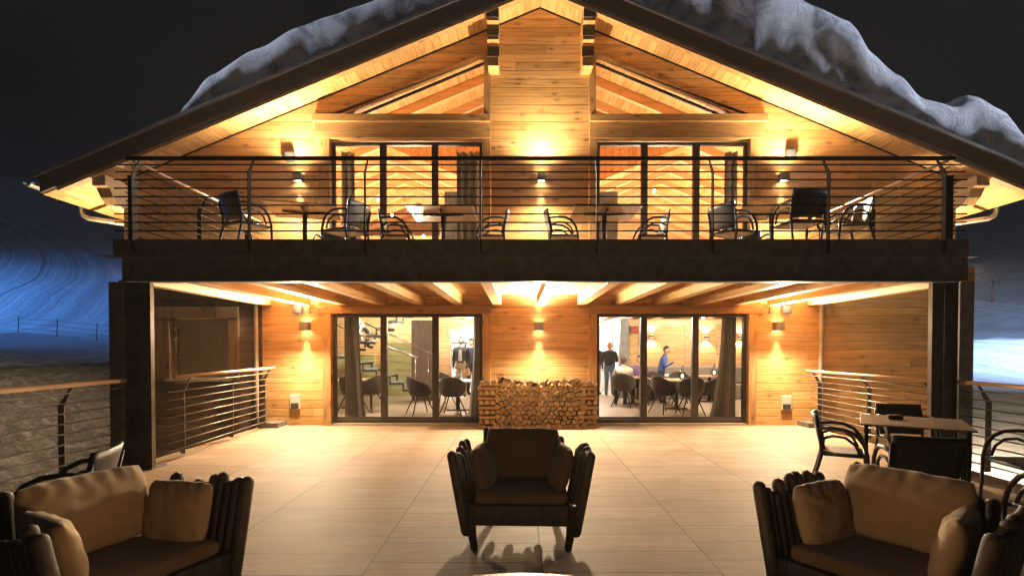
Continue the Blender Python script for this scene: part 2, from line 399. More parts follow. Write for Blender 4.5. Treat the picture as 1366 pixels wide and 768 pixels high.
tag(b.build('snowy_ground', M['ground']), kind='structure')

b = MB(); b.box(-5.66, 5.46, -6, 10.768, -0.35, 0.0)
tag(b.build('terrace_floor', M['paver']), kind='structure')
b = MB(); b.box(-5.60, 5.40, -5.9, 10.7, -3.4, -0.354)
tag(b.build('terrace_base', M['steel']), kind='structure')

# ------------------------------------------------------------------ chalet
FY = 10.77; ZA = 8.49; SL = 0.41
def zr(x): return ZA - SL * abs(x)
H = empty('chalet', (0, FY, 0), 0, 'timber chalet with lit gable front, steel balcony and snow covered roof', 'chalet')
def P(name, mat, *a, **k): return pbox(name, mat, H, *a, **k)
def PP(name, mat, pts, d0, d1, axis='y', bevel=0):
    q = MB(); q.prism(pts, d0, d1, axis); return q.build(name, mat, H, world=True, bevel=bevel)
BK = 11.0   # back of the front wall
b = MB()
for x0, x1, z0, z1 in ((-5.69, -4.27, 0, 2.30), (-1.17, 1.17, 0, 2.30), (4.27, 5.8, 0, 2.30), (-5.69, 8.5, 2.302, 3.2), (-8.5, -5.69, 2.95, 3.2)):
    b.box(x0, x1, FY, BK, z0, z1)
for sg in (-1, 1):
    b.prism([(sg * 8.5, 3.202), (sg * 4.27, 3.202), (sg * 4.27, zr(4.27)), (sg * 8.5, zr(8.5))], FY, BK)
    b.prism([(sg * 4.268, 6.28), (sg * 4.05, 6.28), (sg * 1.0, zr(1) - .56), (sg * 1.0, zr(1)), (sg * 4.268, zr(4.268))], FY, BK)
    b.box(*sorted((sg * 4.268, sg * 1.002)), FY + .02, BK, 5.83, 6.278)
b.prism([(-.998, 3.202), (.998, 3.202), (.998, zr(.998)), (0, ZA), (-.998, zr(.998))], FY, BK)
b.build('front_wall', M['facade'], H, world=True)
P('side_wall', M['facade'], 5.802, 8.5, FY, BK, -3.4, 2.30)
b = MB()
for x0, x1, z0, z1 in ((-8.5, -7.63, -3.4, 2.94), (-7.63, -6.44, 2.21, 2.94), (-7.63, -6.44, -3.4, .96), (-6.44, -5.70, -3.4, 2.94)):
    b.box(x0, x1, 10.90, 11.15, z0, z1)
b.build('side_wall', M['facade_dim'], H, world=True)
P('side_wall', M['facade'], -8.5, -8.3, BK + .002, 27, -3.4, zr(8.5)); P('side_wall', M['facade'], 8.3, 8.5, BK + .002, 27, -3.4, zr(8.5))
PP('rear_wall', M['inner'], [(-8.5, 2.7), (8.5, 2.7), (8.5, zr(8.5)), (0, ZA), (-8.5, zr(8.5))], 20.8, 21.0)
P('rear_wall', M['inner'], -8.5, 8.5, 27, 27.2, -3, 2.7)
# dark joint under the soffit
b = MB()
for sg in (-1, 1):
    b.prism([(0, ZA - .035), (sg * 8.5, zr(8.5) - .035), (sg * 8.5, zr(8.5) - .001), (0, ZA - .001)], FY - .012, FY - .002)
b.build('shadow_joint', M['black'], H, world=True)
# roof
for sg in (-1, 1):
    b = MB(); e = 9.62
    b.prism([(0, ZA), (sg * e, zr(e)), (sg * e, zr(e) + .12), (0, ZA + .12)], 10.2, 21.4)
    rf = b.build('roof', M['soffit'], H, world=True)
    b = MB(); b.prism([(0, ZA + .122), (sg * (e + .03), zr(e) + .11), (sg * (e + .03), zr(e) + .36), (0, ZA + .37)], 10.2, 21.4)
    b.build('roof_cover', M['fascia'], rf, world=True)
    b = MB(); b.prism([(0, ZA + .02), (sg * e, zr(e) + .02), (sg * e, zr(e) + .33), (0, ZA + .35)], 10.12, 10.197)
    fa = b.build('bargeboard', M['fascia'], H, world=True)
    b = MB(); b.prism([(0, ZA + .352), (sg * (e + .1), zr(e + .1) + .345), (sg * (e + .1), zr(e + .1) + .40), (0, ZA + .41)], 10.08, 10.25)
    b.build('flashing', M['steel'], fa, world=True)
    b = MB(); b.prism([(0, ZA - .075), (sg * 9.3, zr(9.3) - .075), (sg * 9.3, zr(9.3) - .002), (0, ZA - .002)], 10.13, 10.27)
    b.build('barge_rafter', M['beam_x'], H, world=True)
    # gutter and pipe
    gx = sg * 9.80; gzz = zr(9.62) + .20
    b = MB(); seg = 8; prof = [(gx + .085 * cos(a), gzz - .085 * sin(a)) for a in [pi * k / seg for k in range(seg + 1)]]
    prof += [(gx - .075 * cos(a), gzz - .075 * sin(a)) for a in [pi * k / seg for k in range(seg + 1)]]
    b.prism(prof, 10.05, 21.4); b.build('gutter', M['copper'], H, world=True)
    b = MB(); px_ = 5.74 if sg > 0 else -5.79
    yw = FY - .06
    b.tube([(gx, 11.3, gzz - .06), (gx, 11.3, gzz - .24), (gx - sg * .04, 11.3, gzz - .33), (gx - sg * .16, 11.3, gzz - .39), (sg * 8.72, 11.3, gzz - .52), (sg * 8.62, 11.3, gzz - .58), (sg * 8.57, 11.3, gzz - .72), (sg * 8.57, 11.3, -2)], .05, 10)
    b.tube([(px_, yw, 2.66), (px_, yw, 2.44), (px_, yw, -2.0)], .045, 10)
    b.build('downpipe', M['copper'], H, world=True)
# purlin ends
for cx in (-.93, .93):
    t = zr(abs(cx)) - .002
    q = MB(); q.box(cx - .115, cx + .115, 10.16, 10.768, t - .26, t); a1 = q.build('purlin', M['beam_y'], H, world=True, bevel=.008)
    q = MB(); q.box(cx - .112, cx + .112, 10.30, 10.768, t - .54, t - .262); q.build('purlin', M['beam_y'], H, world=True, bevel=.008)
    q = MB(); q.box(cx - .109, cx + .109, 10.42, 10.768, t - .98, t - .542); q.build('purlin', M['beam_y'], H, world=True, bevel=.008)
    for d, yy in ((0.0, 10.16), (.262, 10.30), (.60, 10.42)):
        P('end_shade', M['fascia'], cx - .118, cx + .118, yy - .02, yy - .003, t - d - .2, t - d - .005)  # dark plates added so the beam ends look unlit
for sg in (-1, 1):
    cx = sg * 8.55; t = zr(8.68) - .004
    pts = [(10.16, t), (10.76, t), (10.76, t - .62), (10.62, t - .62), (10.50, t - .50), (10.36, t - .34), (10.22, t - .25), (10.16, t - .25)]
    pts = [(10.2, t), (12.4, t), (12.4, t - .55), (10.75, t - .55), (10.55, t - .5), (10.40, t - .38), (10.30, t - .22), (10.2, t - .2)]
    q = MB(); q.prism(pts, cx - .13, cx + .13, 'x'); q.build('purlin', M['beam_y'], H, world=True, bevel=.008)
# timbers round the openings
for sg in (-1, 1):
    def X(a, c): return sorted((sg * a, sg * c))
    yf = FY - .05
    P('door_post', M['beam_z'], *X(1.003, 1.17), yf, BK, 0.0, 2.283, bevel=.006)
    P('door_post', M['beam_z'], *X(4.272, 4.44), yf, BK, 0.0, 2.283, bevel=.006)
    P('door_lintel', M['head_x'], *X(1.003, 4.55), yf - .01, FY - .002, 2.285, 2.45, bevel=.006)
    P('window_post', M['beam_z'], *X(1.003, 1.17), yf, FY - .002, 3.0, 5.83, bevel=.006)
    P('window_post', M['beam_z'], *X(4.272, 4.50), yf, FY - .002, 3.0, 5.83, bevel=.006)
    P('window_lintel', M['beam_x'], *X(1.003, 4.57), yf - .02, FY - .002, 5.832, 6.15, bevel=.006)
    P('gable_sill', M['beam_x'], *X(1.003, 4.60), yf - .07, FY - .002, 6.152, 6.30, bevel=.006)
    P('gable_post', M['beam_z'], *X(1.003, 1.135), yf, BK, 6.302, zr(1.135) - .45, bevel=.005)
    q = MB(); q.prism([(sg * 1.137, zr(1.137) - .47), (sg * 4.5, zr(4.5) - .47 - .0), (sg * 4.30, 6.302), (sg * 4.02, 6.302), (sg * 1.137, zr(1.137) - .60)], yf, FY - .002)
    q.build('gable_rafter', M['beam_x'], H, world=True, bevel=.005)
    gw = empty('gable_window', (0, 0, 0)); gw.parent = H; gw.location = (0, 0, 0)
    xh = (ZA - .60 - 6.305) / SL
    q = MB(); q.prism([(sg * 1.14, 6.303), (sg * (xh - .01), 6.303), (sg * 1.14, zr(1.14) - .60)], FY + .08, FY + .09)
    q.build('pane', M['glass'], gw, world=True)
    q = MB(); q.prism([(sg * 1.14, zr(1.14) - .655), (sg * (xh - .15), 6.305), (sg * (xh - .01), 6.305), (sg * 1.14, zr(1.14) - .602)], FY + .04, FY + .078)
    q.build('frame', M['frame'], gw, world=True)
# glazed doors: three panes, two storeys
def door(sg, z0, z1, lab):
    d = empty('sliding_door', (0, 0, 0)); d.parent = H; d['label'] = lab
    def X(a, c): return sorted((sg * a, sg * c))
    q = MB(); y0, y1 = FY + .06, FY + .16
    a, c = X(1.173, 4.268); q.box(a, c, y0, y1, z1 - .06, z1); q.box(a, c, y0, y1, z0, z0 + .07)
    q.box(*X(1.173, 1.235), y0, y1, z0 + .07, z1 - .06); q.box(*X(4.205, 4.268), y0, y1, z0 + .07, z1 - .06)
    q.build('frame', M['frame'], d, world=True, bevel=.004)
    for s0 in (2.15, 3.215):
        q = MB(); q.box(*X(s0 - .065, s0 + .065), y0 - .02, y1 - .01, z0 + .075, z1 - .065); q.build('stile', M['frame'], d, world=True, bevel=.004)
    for p0, p1 in ((1.24, 2.08), (2.22, 3.145), (3.285, 4.2)):
        q = MB(); q.box(*X(p0, p1), y0 + .04, y0 + .05, z0 + .075, z1 - .065); q.build('pane', M['glass'], d, world=True)
        q = MB(); aa, cc = X(p0, p1)
        q.box(aa, cc, y0 + .025, y0 + .065, z0 + .076, z0 + .12)
        q.build('pane_rail', M['frame'], d, world=True)
    if z0 < 1:
        q = MB(); xx = sg * 2.10; q.box(xx - .012, xx + .012, y0 - .07, y0 - .022, 1.0, 1.16); q.build('handle', M['black'], d, world=True, bevel=.004)
        P('door_sill', M['copper'], *X(1.173, 4.268), FY - .04, FY + .22, 0.003, .036)
for sg, s_ in ((-1, 'left'), (1, 'right')):
    door(sg, .038, 2.283, None); door(sg, 3.0, 5.80, None)
for o in bpy.data.objects:
    if o.name.startswith('sliding_door') and o.get('label') is None and 'label' in o: del o['label']
# window in the recessed wall
M['frame_dim'] = wood('shaded_frame', (0.26, 0.18, 0.11), 'z', vary=0, knots=1.0, dark=.4)  # timber colour darkened to carry the shade of the left bay
M['blind'] = fabric('linen_blind', (0.6, 0.52, 0.40), 200)
def translucent(m):
    nt = m.node_tree; b_ = nt.nodes['Principled BSDF']; t_ = N(nt, 'ShaderNodeBsdfTranslucent'); t_.inputs[0].default_value = (.55, .46, .34, 1)
    x_ = N(nt, 'ShaderNodeMixShader'); x_.inputs[0].default_value = .4; L(nt, b_.outputs[0], x_.inputs[1]); L(nt, t_.outputs[0], x_.inputs[2]); L(nt, x_.outputs[0], nt.nodes['Material Output'].inputs[0])
translucent(M['blind'])
wn = empty('window', (0, 0, 0)); wn.parent = H
for a in ((-7.97, -7.64), (-6.43, -6.22)):
    q = MB(); q.box(a[0], a[1], 10.82, 10.898, .9, 2.20); q.build('frame', M['frame_dim'], wn, world=True, bevel=.006)
q = MB(); q.box(-7.97, -6.22, 10.81, 10.898, 2.203, 2.43); q.build('frame', M['frame_dim'], wn, world=True, bevel=.006)
q = MB(); q.box(-7.62, -6.45, 11.0, 11.01, .97, 2.20); q.build('pane', M['glass'], wn, world=True)
q = MB(); q.box(-7.62, -6.45, 11.05, 11.07, .97, 2.20); q.build('blind', M['blind'], wn, world=True)
q = MB(); q.box(-7.62, -7.56, 10.95, 11.04, .97, 2.20); q.build('stile', M['chrome'], wn, world=True)
q = MB(); q.box(-7.7, -6.3, 10.78, 10.898, .90, .955); q.build('sill', M['vent'], wn, world=True)
# ---- balcony
Y0 = 6.86
P('balcony_deck', M['ceil'], -5.62, 5.34, 7.0, 10.765, 2.67, 2.975)
P('balcony_fascia', M['steel'], -5.71, 5.43, Y0 - .01, Y0 + .06, 2.80, 3.005, bevel=.004)
for x0, x1 in ((-5.71, -5.63), (5.35, 5.43)): P('balcony_fascia', M['steel'], x0, x1, Y0 + .062, 10.765, 2.80, 3.005)
q = MB()
q.box(-5.64, 5.47, Y0 + .05, Y0 + .065, 2.475, 2.778); q.box(-5.86, 5.56, Y0 - .02, Y0 + .13, 2.78, 2.797); q.box(-5.64, 5.33, Y0 - .02, Y0 + .13, 2.453, 2.473)
q.build('edge_beam', M['steel'], H, world=True)
for i in range(-7, 8):
    cx = i * .785 - (0.08 if i < 0 else -.03 if i == 0 else -.06)
    P('joist', M['beam_y'], cx - .085, cx + .085, Y0 + .14, 10.766, 2.455, 2.668, bevel=.008)
# posts (paired rolled sections)
def post(x0, x1, nm):
    p = empty(nm); p.parent = H; s = 1 if x1 > 0 else -1
    e0, e1 = (x0, x1)
    if s < 0:
        secs = [(x0 + .19, x0 + .37), (x0 + .375, x0 + .53)]; plate = (x0, x0 + .18)
    else:
        secs = [(x1 - .53, x1 - .375), (x1 - .37, x1 - .19)]; plate = (x1 - .18, x1)
    q = MB(); q.box(plate[0], plate[1], Y0 - .02, Y0 + .30, -.3, 2.45); q.build('post_casing', M['steel'] if s < 0 else M['casing_lit'], p, world=True, bevel=.004)
    for a, c in secs:
        q = MB(); q.box(a, a + .014, Y0, Y0 + .07, 0.02, 2.449); q.box(c - .014, c, Y0, Y0 + .07, 0.02, 2.449); q.box(a + .015, c - .015, Y0 + .03, Y0 + .045, 0.02, 2.449)
        q.build('steel_section', M['steel_edge'], p, world=True)
    q = MB(); q.box(x0 + (.18 if s < 0 else 0) + .01, x1 - (.18 if s > 0 else 0), Y0 - .03, Y0 + .26, .003, .018); q.build('base_plate', M['steel'], p, world=True)
M['casing_lit'] = plain('lit_casing_steel', (0.22, 0.20, 0.19), 0.5, 0.1)  # right casing only: the light falling on it is put into a paler grey
M['steel_edge'] = plain('warm_edge_steel', (0.10, 0.075, 0.055), 0.35, 0.5)
post(-5.77, -5.22, 'steel_post'); post(4.97, 5.50, 'steel_post')
# ---- railings
def rail_run(parent, pts2, z0, ztop, posts, inward, rods, hr=.021, over=.0, hmat=None, rodr=.0075, world=True, fas=0.0, smat=None):
    smat = smat or M['steel_rail']
    """straight run between two plan points; rods, handrail and bent flat-bar posts are sub-parts"""
    a, c = Vector((*pts2[0], 0)), Vector((*pts2[1], 0)); d = (c - a).normalized(); Ln = (c - a).length
    inw = Vector((*inward, 0)); bend = .13
    q = MB(); s0 = a - d * over + inw * bend; s1 = c + d * over + inw * bend
    q.tube([s0 + Vector((0, 0, ztop)), s1 + Vector((0, 0, ztop))], hr, 10); q.build('handrail', hmat or smat, parent, world=world)
    hgt = ztop - z0
    for k in range(rods):
        zz = z0 + hgt * (k + .75) / (rods + .55)
        off = bend * max(0, (zz - (ztop - .26)) / .26)
        q = MB(); s0 = a - d * (over * 1.5) + inw * (off + .03); s1 = c + d * (over * 1.5) + inw * (off + .03)
        q.tube([s0 + Vector((0, 0, zz)), s1 + Vector((0, 0, zz))], rodr, 6); q.build('rod', smat, parent, world=world)
    for t in posts:
        p = a + d * t; q = MB(); hw = .033
        prof = [(0, z0 - fas), (0, ztop - .24), (bend, ztop - .015)]
        vs = []
        for (o_, zz), hw_ in zip(prof, (.036, .036, .014)):
            vs.append([q.bm.verts.new(p + inw * (o_ + sx * hw_) + d * sy * .006 + Vector((0, 0, zz))) for sx, sy in ((-1, -1), (1, -1), (1, 1), (-1, 1))])
        for u, v in zip(vs, vs[1:]):
            for k in range(4): q.poly([u[k], u[(k + 1) % 4], v[(k + 1) % 4], v[k]])
        q.poly(vs[0][::-1]); q.poly(vs[-1]); q.build('post', smat, parent, world=world)
br = empty('balcony_railing'); br.parent = H
rail_run(br, ((-5.42, Y0 - .03), (5.13, Y0 - .03)), 3.03, 4.085, [i * 1.5 for i in range(1, 7)] + [0.0, 10.5], (0, 1), 9, .027, .18, rodr=.0095, fas=.21)
for sg, xx in ((-1, -5.70), (1, 5.42)):
    rail_run(br, ((xx, 7.1), (xx, 10.6)), 3.03, 4.085, [1.6, 3.1], (-sg, 0), 9, .02, .05, M['handrail'], fas=.18)
for xx in (-5.47, 5.18):
    q = MB(); q.box(xx - .045, xx + .045, Y0 + .0, Y0 + .05, 2.81, 3.83); q.build('corner_post', M['steel_rail'], br, world=True)
M['steel_lit'] = plain('lit_railing_steel', (0.17, 0.14, 0.115), 0.4, 0.4, 10, 0.3)  # lighter copy of the railing steel, lamp light put into its colour
def terrace_rail(name_lab, x0, y0, x1, y1, ztop, posts, inward, rods=9):
    r = empty('metal_railing', ((x0 + x1) / 2, (y0 + y1) / 2, 0), 0, name_lab, 'railing')
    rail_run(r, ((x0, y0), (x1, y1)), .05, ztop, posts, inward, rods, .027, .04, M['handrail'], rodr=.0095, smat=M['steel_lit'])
    return r
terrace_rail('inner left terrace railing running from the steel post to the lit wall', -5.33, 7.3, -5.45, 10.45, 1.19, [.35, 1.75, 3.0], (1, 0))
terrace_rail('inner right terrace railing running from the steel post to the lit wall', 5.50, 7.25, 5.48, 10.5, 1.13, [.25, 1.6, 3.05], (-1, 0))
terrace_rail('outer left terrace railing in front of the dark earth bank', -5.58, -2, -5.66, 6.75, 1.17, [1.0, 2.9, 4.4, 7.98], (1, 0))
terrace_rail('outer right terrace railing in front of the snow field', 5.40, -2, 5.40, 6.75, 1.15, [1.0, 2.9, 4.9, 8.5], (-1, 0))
P('floor_block', M['steel'], -5.60, -5.2, 10.35, 10.76, .003, .1) ; P('floor_block', M['steel'], 5.3, 5.75, 10.35, 10.76, .003, .1)
# ------------------------------------------------------------------ snow on the roof
def snow_h(x):
    keys = [(-7.15, 0.0), (-6.95, .42), (-6.5, .85), (-5.5, 1.04), (-4.7, 1.12), (-3.5, 1.02), (-1.5, .95), (0, 1.0), (1.5, 1.3), (3.0, 1.65), (4.3, 1.95), (5.4, 1.90), (6.1, 1.85), (6.5, 1.38), (7.0, 1.12), (7.5, .82), (8.1, .92), (8.7, 1.36), (9.15, 1.30), (9.45, .95), (9.66, .0)]
    if x <= keys[0][0] or x >= keys[-1][0]: return 0
    for (a, p), (c, q) in zip(keys, keys[1:]):
        if a <= x <= c: return p + (q - p) * sstep(a, c, x)
b = MB(); cols = 260; vsn = []
for i in range(cols + 1):
    x = -7.15 + (9.66 + 7.15) * i / cols; h = snow_h(x) * (1 + .05 * noise.noise(Vector((x * 2.3, 0, 0)))); zt = zr(x) + .415
    row = []
    prof = [(10.40, 0), (10.30, .12), (10.24, .35), (10.26, .62), (10.36, .82), (10.6, .95), (11.0, 1.0), (12.0, 1.0), (14, .95), (17, .9), (19, .9), (21, .8), (21.3, 0)]
    for (yy, f) in prof:
        n = noise.noise(Vector((x * 1.1, yy * 1.1, f * 3))) ; n2 = noise.noise(Vector((x * 4, yy * 4, f * 9)))
        k = min(1, h / .3)
        row.append(b.bm.verts.new((x, yy + (.16 * n + .02 * n2) * k * (1 if 0 < f < 1.0 and yy < 12 else 0), zt - .01 + h * f * (1 + .13 * n + .02 * n2))))
    vsn.append(row)
for r0, r1 in zip(vsn, vsn[1:]):
    for k in range(len(prof) - 1): b.poly([r0[k], r1[k], r1[k + 1], r0[k + 1]], None, True)
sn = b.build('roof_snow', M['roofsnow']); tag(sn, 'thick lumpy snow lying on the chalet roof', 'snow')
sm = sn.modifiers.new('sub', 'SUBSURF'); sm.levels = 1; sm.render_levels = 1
FIRE = 38
# ------------------------------------------------------------------ lamps
WARM = (1.0, 0.76, 0.48); WARM2 = (1.0, 0.80, 0.56)
def wall_lamp(x, z, label, pw=1.0, dn=1.0, group='up and down wall lamps on the facade'):
    r = empty('wall_lamp', (x, FY - .002, z), 0, label, 'wall lamp', group)
    q = MB(); s = .085; h = .082
    q.box(-s, s, -.17, -.158, -h, h); q.box(-s, -s + .012, -.158, -.0, -h, h); q.box(s - .012, s, -.158, 0, -h, h); q.box(-s + .012, s - .012, -.012, 0, -h, h)
    q.build('lamp_body', M['lampbody'], r, bevel=.003)
    for dz in (-1, 1):
        q = MB(); q.box(-.055, .055, -.14, -.03, dz * .05 - .006, dz * .05 + .006); q.build('lamp_glow', M['lampglow'], r)
        rot = (0, 0, 0) if dz < 0 else (pi, 0, 0)
        light('SPOT', 'beam', (0, -.095, dz * .065), 110 * pw, WARM2, r, (rot[0] + R(-4) * dz, 0, 0), spot_size=R(36), spot_blend=.9, shadow_soft_size=.03)
        light('SPOT', 'wide_beam', (0, -.34, dz * .070), ((980 if z < 3 else 1900) * dn if dz < 0 else (1150 if z < 3 else 760)) * pw, WARM, r, (R(-44), 0, 0) if dz < 0 else (pi + R(36 if z < 3 else 24), 0, 0), spot_size=R(168), spot_blend=1.0, shadow_soft_size=.05)
    return r
LZ, UZ = 2.03, 5.03
wall_lamp(-4.78, LZ, 'lower wall lamp beside the left glazed door under the balcony', 1.0)
wall_lamp(-.02, LZ, 'lower wall lamp above the firewood stack', 1.15)
wall_lamp(4.86, LZ, 'lower wall lamp beside the right glazed door under the balcony', 1.0)
wall_lamp(-4.90, UZ, 'upper wall lamp beside the left balcony door', .75)
wall_lamp(.03, UZ, 'upper wall lamp on the boards between the two balcony doors', .75)
wall_lamp(4.93, UZ, 'upper wall lamp beside the right balcony door', .75)
for sg, lb in ((-1, 'left'), (1, 'right')):
    o = wall_lamp(0, 3.35, 'wall lamp on the %s side wall just behind the corner of the facade' % lb, .3, 1.5 if sg < 0 else 7.0); o.location = (sg * 8.502, 11.15, 3.35); o.rotation_euler = (0, 0, R(90) * sg)
def gbox(x, z, label, w=.085, h=.09, mat='grey', cat='loudspeaker', nm='wall_speaker', grp='grey boxes on the facade'):
    r = empty(nm, (x, FY - .002, z), 0, label, cat, grp)
    q = MB(); q.box(-w, w, -.13, 0, -h, h); q.build('housing', M[mat], r, bevel=.012)
    q = MB(); q.box(-w + .015, w - .015, -.136, -.131, -h + .015, h - .015); q.build('front_grille', M['grey'], r, bevel=.002)
gbox(-4.93, 2.37, 'small grey box above the lower left wall lamp'); gbox(5.02, 2.37, 'small grey box above the lower right wall lamp')
gbox(-5.07, 5.45, 'small grey box above the upper left wall lamp'); gbox(5.07, 5.50, 'small grey box above the upper right wall lamp')
for x, z, lb in ((-4.71, 2.33, 'left'), (4.70, 2.33, 'right')):
    r = empty('motion_sensor', (x, FY - .002, z), 0, 'small brown motion sensor on a stem above the lower %s wall lamp' % lb, 'sensor', 'motion sensors')
    q = MB(); q.tube([(0, 0, .06), (0, -.05, .06), (0, -.07, .03)], .012, 8); q.build('bracket', M['lampbody'], r)
    q = MB(); q.box(-.04, .04, -.11, -.04, -.04, .02); q.build('head', M['lampbody'], r, bevel=.01)
for x, z, lb in ((-5.02, .48, 'left'), (5.06, .46, 'right')):
    r = empty('vent_cover', (x, FY - .002, z), 0, 'square beige cover plate low on the wall beside the %s door' % lb, 'vent', 'wall cover plates')
    q = MB(); q.box(-.105, .105, -.035, 0, -.15, .15); q.build('cover', M['vent'], r, bevel=.01)
    q = MB(); q.box(-.08, .08, -.042, -.036, -.13, -.02); q.build('flap', M['grey'], r, bevel=.003)
# ------------------------------------------------------------------ firewood
def clip(poly, nx, ny, c):
    out = []
    for i in range(len(poly)):
        p, q = poly[i], poly[(i + 1) % len(poly)]; dp = p[0] * nx + p[1] * ny - c; dq = q[0] * nx + q[1] * ny - c
        if dp <= 0: out.append(p)
        if dp * dq < 0:
            t = dp / (dp - dq); out.append((p[0] + (q[0] - p[0]) * t, p[1] + (q[1] - p[1]) * t))
    return out
def top_at(x):
    return .90 + .07 * noise.noise(Vector((x * 2.2, 1.7, 0))) + (-.16 if x > .78 else 0) - .11 * max(0, 1 - abs(x + .03) / .5) + (.02 if x < -.4 else 0)
rg = random.Random(3)
def log_obj(poly, yc, ln, label, along='y'):
    b = MB(); cx = sum(p[0] for p in poly) / len(poly); cz = sum(p[1] for p in poly) / len(poly)
    pl = [(p[0] - cx, p[1] - cz) for p in poly]
    if along == 'y':
        b.prism(pl, -ln / 2, ln / 2, 'y', M['bark'], M['cut']); loc = (cx, yc, cz)
    else:
        b.prism(pl, -ln / 2, ln / 2, 'x', M['bark_x'], M['cut']); loc = (0, 0, 0)
    o = b.build('firewood_log'); o.location = loc
    tag(o, label, 'firewood', 'split logs of the firewood stack'); return o
M['bark_x'] = wood('firewood_split_side', (0.42, 0.27, 0.14), 'x', vary=0, knots=.3, dark=.5)
pts = []; sp = .110; row = 0; z = .045
while z < 1.05:
    x = -.84 + (sp / 2 if row % 2 else 0)
    while x < .82:
        if z < top_at(x) - .03: pts.append((x + rg.uniform(-.036, .036), z + rg.uniform(-.03, .03)))
        x += sp
    z += sp * .82; row += 1
nlog = 0
for i, p in enumerate(pts):
    poly = [(p[0] - .08, max(.004, p[1] - .08)), (p[0] + .08, max(.004, p[1] - .08)), (p[0] + .08, p[1] + .07), (p[0] - .08, p[1] + .07)]
    for j, q in enumerate(pts):
        if i == j: continue
        dx, dy = q[0] - p[0], q[1] - p[1]; d = hypot(dx, dy)
        if d > .2: continue
        poly = clip(poly, dx / d, dy / d, (p[0] * dx + p[1] * dy) / d + d / 2 - .003)
        if len(poly) < 3: break
    if len(poly) < 3: continue
    # some rounder, some splinter-shaped; knock the corners off
    c0 = (sum(v[0] for v in poly) / len(poly), sum(v[1] for v in poly) / len(poly))
    k = rg.choice((.97, .93, .88, .82)); pl = []
    n = len(poly)
    for a in range(n):
        v, u = poly[a], poly[(a + 1) % n]
        pl.append((v[0] * .88 + u[0] * .12, v[1] * .88 + u[1] * .12)); pl.append((v[0] * .12 + u[0] * .88, v[1] * .12 + u[1] * .88))
    pl = [(c0[0] + (v[0] - c0[0]) * k, c0[1] + (v[1] - c0[1]) * k) for v in pl]
    topl = p[1] > top_at(p[0]) - .11
    log_obj(pl, 10.48 + rg.uniform(-.045, .03), .38, 'short split log lying loose on top of the firewood stack' if topl else 'split log end in the body of the firewood stack')
    nlog += 1
# loose pieces on the crest
for k in range(15):
    x = -.80 + k * .11 + rg.uniform(-.03, .03); a = rg.uniform(-.5, .5); z = top_at(x) + .035
    s = rg.uniform(.045, .085); pl = [(x + s * rg.uniform(.8, 1.3) * cos(a + t), z + s * 1.15 * sin(a + t)) for t in (.5, 2.5, 4.6)]
    o = log_obj(pl, 10.48, .34, 'wedge shaped log propped on the crest of the firewood stack'); o.rotation_euler = (rg.uniform(-.1, .1), 0, rg.uniform(-.3, .3)); nlog += 1
# crib ends: side-on logs alternate with end-on ones
for sg in (-1, 1):
    xc = sg * 1.0 - .05; z = .005; k = 0; lim = .92 if sg < 0 else .84
    while z < lim:
        if k % 2 == 0:
            for yy in (10.36, 10.55):
                h = rg.uniform(.055, .075); q = [(yy - .08, z), (yy + .08, z), (yy + .075, z + h * .7), (yy + .02, z + h), (yy - .07, z + h * .85)]
                o = log_obj([(v[0], v[1]) for v in q], 0, rg.uniform(.33, .38), 'split log laid crosswise at the %s end of the firewood stack' % ('left' if sg < 0 else 'right'), 'x')
                cy = sum(v[0] for v in q) / 5; cz = sum(v[1] for v in q) / 5; o.location = (xc + rg.uniform(-.02, .02), cy, cz); nlog += 1
            z += .08
        else:
            for t in range(3):
                x = xc - .115 + t * .115; hh = .105; s = .052
                a0 = rg.uniform(0, 1); pl = [(x + s * cos(a0 + u) * rg.uniform(.85, 1.1), z + .052 + s * .95 * sin(a0 + u)) for u in (0, 1.3, 2.4, 3.6, 5.0)]
                log_obj(pl, 10.47 + rg.uniform(-.03, .03), .36, 'split log end between the crosswise logs at the %s end of the stack' % ('left' if sg < 0 else 'right')); nlog += 1
            z += .108
        k += 1
print('logs', nlog)
# ------------------------------------------------------------------ slatted tub armchair
def pillow(name, wd, ht, th, mat, seed, label, group=None):
    b = MB(); n = 22; V = {}
    for side in (1, -1):
        for i in range(n + 1):
            for j in range(n + 1):
                u = 2 * i / n - 1; v = 2 * j / n - 1
                if side < 0 and (i in (0, n) or j in (0, n)): V[side, i, j] = V[1, i, j]; continue
                t = ((1 - abs(u) ** 3.2) * (1 - abs(v) ** 3.2)) ** .55
                x = u * wd / 2 * (1 - .07 * v ** 4) * (1 + .02 * noise.noise(Vector((v * 3, seed, u))))
                z = v * ht / 2 * (1 - .08 * u ** 4) + ht * .02 * noise.noise(Vector((u * 4, seed + 3, 0)))
                wr = max(0, v) ** 3 * .026 * sin(u * 21 + 5 * noise.noise(Vector((u * 2, v * 3, seed)))) + .016 * noise.noise(Vector((u * 2 + v, v * 2, seed))) + .006 * noise.noise(Vector((u * 9, v * 4, seed)))
                y = -side * (th / 2 * t) + wr * t ** .5 * (1 if side > 0 else .3)
                V[side, i, j] = b.bm.verts.new((x, y, z))
    for side in (1, -1):
        for i in range(n):
            for j in range(n):
                b.poly([V[side, i, j], V[side, i + 1, j], V[side, i + 1, j + 1], V[side, i, j + 1]], None, True)
    o = b.build(name, mat); m = o.modifiers.new('s', 'SUBSURF'); m.levels = 1; m.render_levels = 1
    return tag(o, label, 'cushion', group)
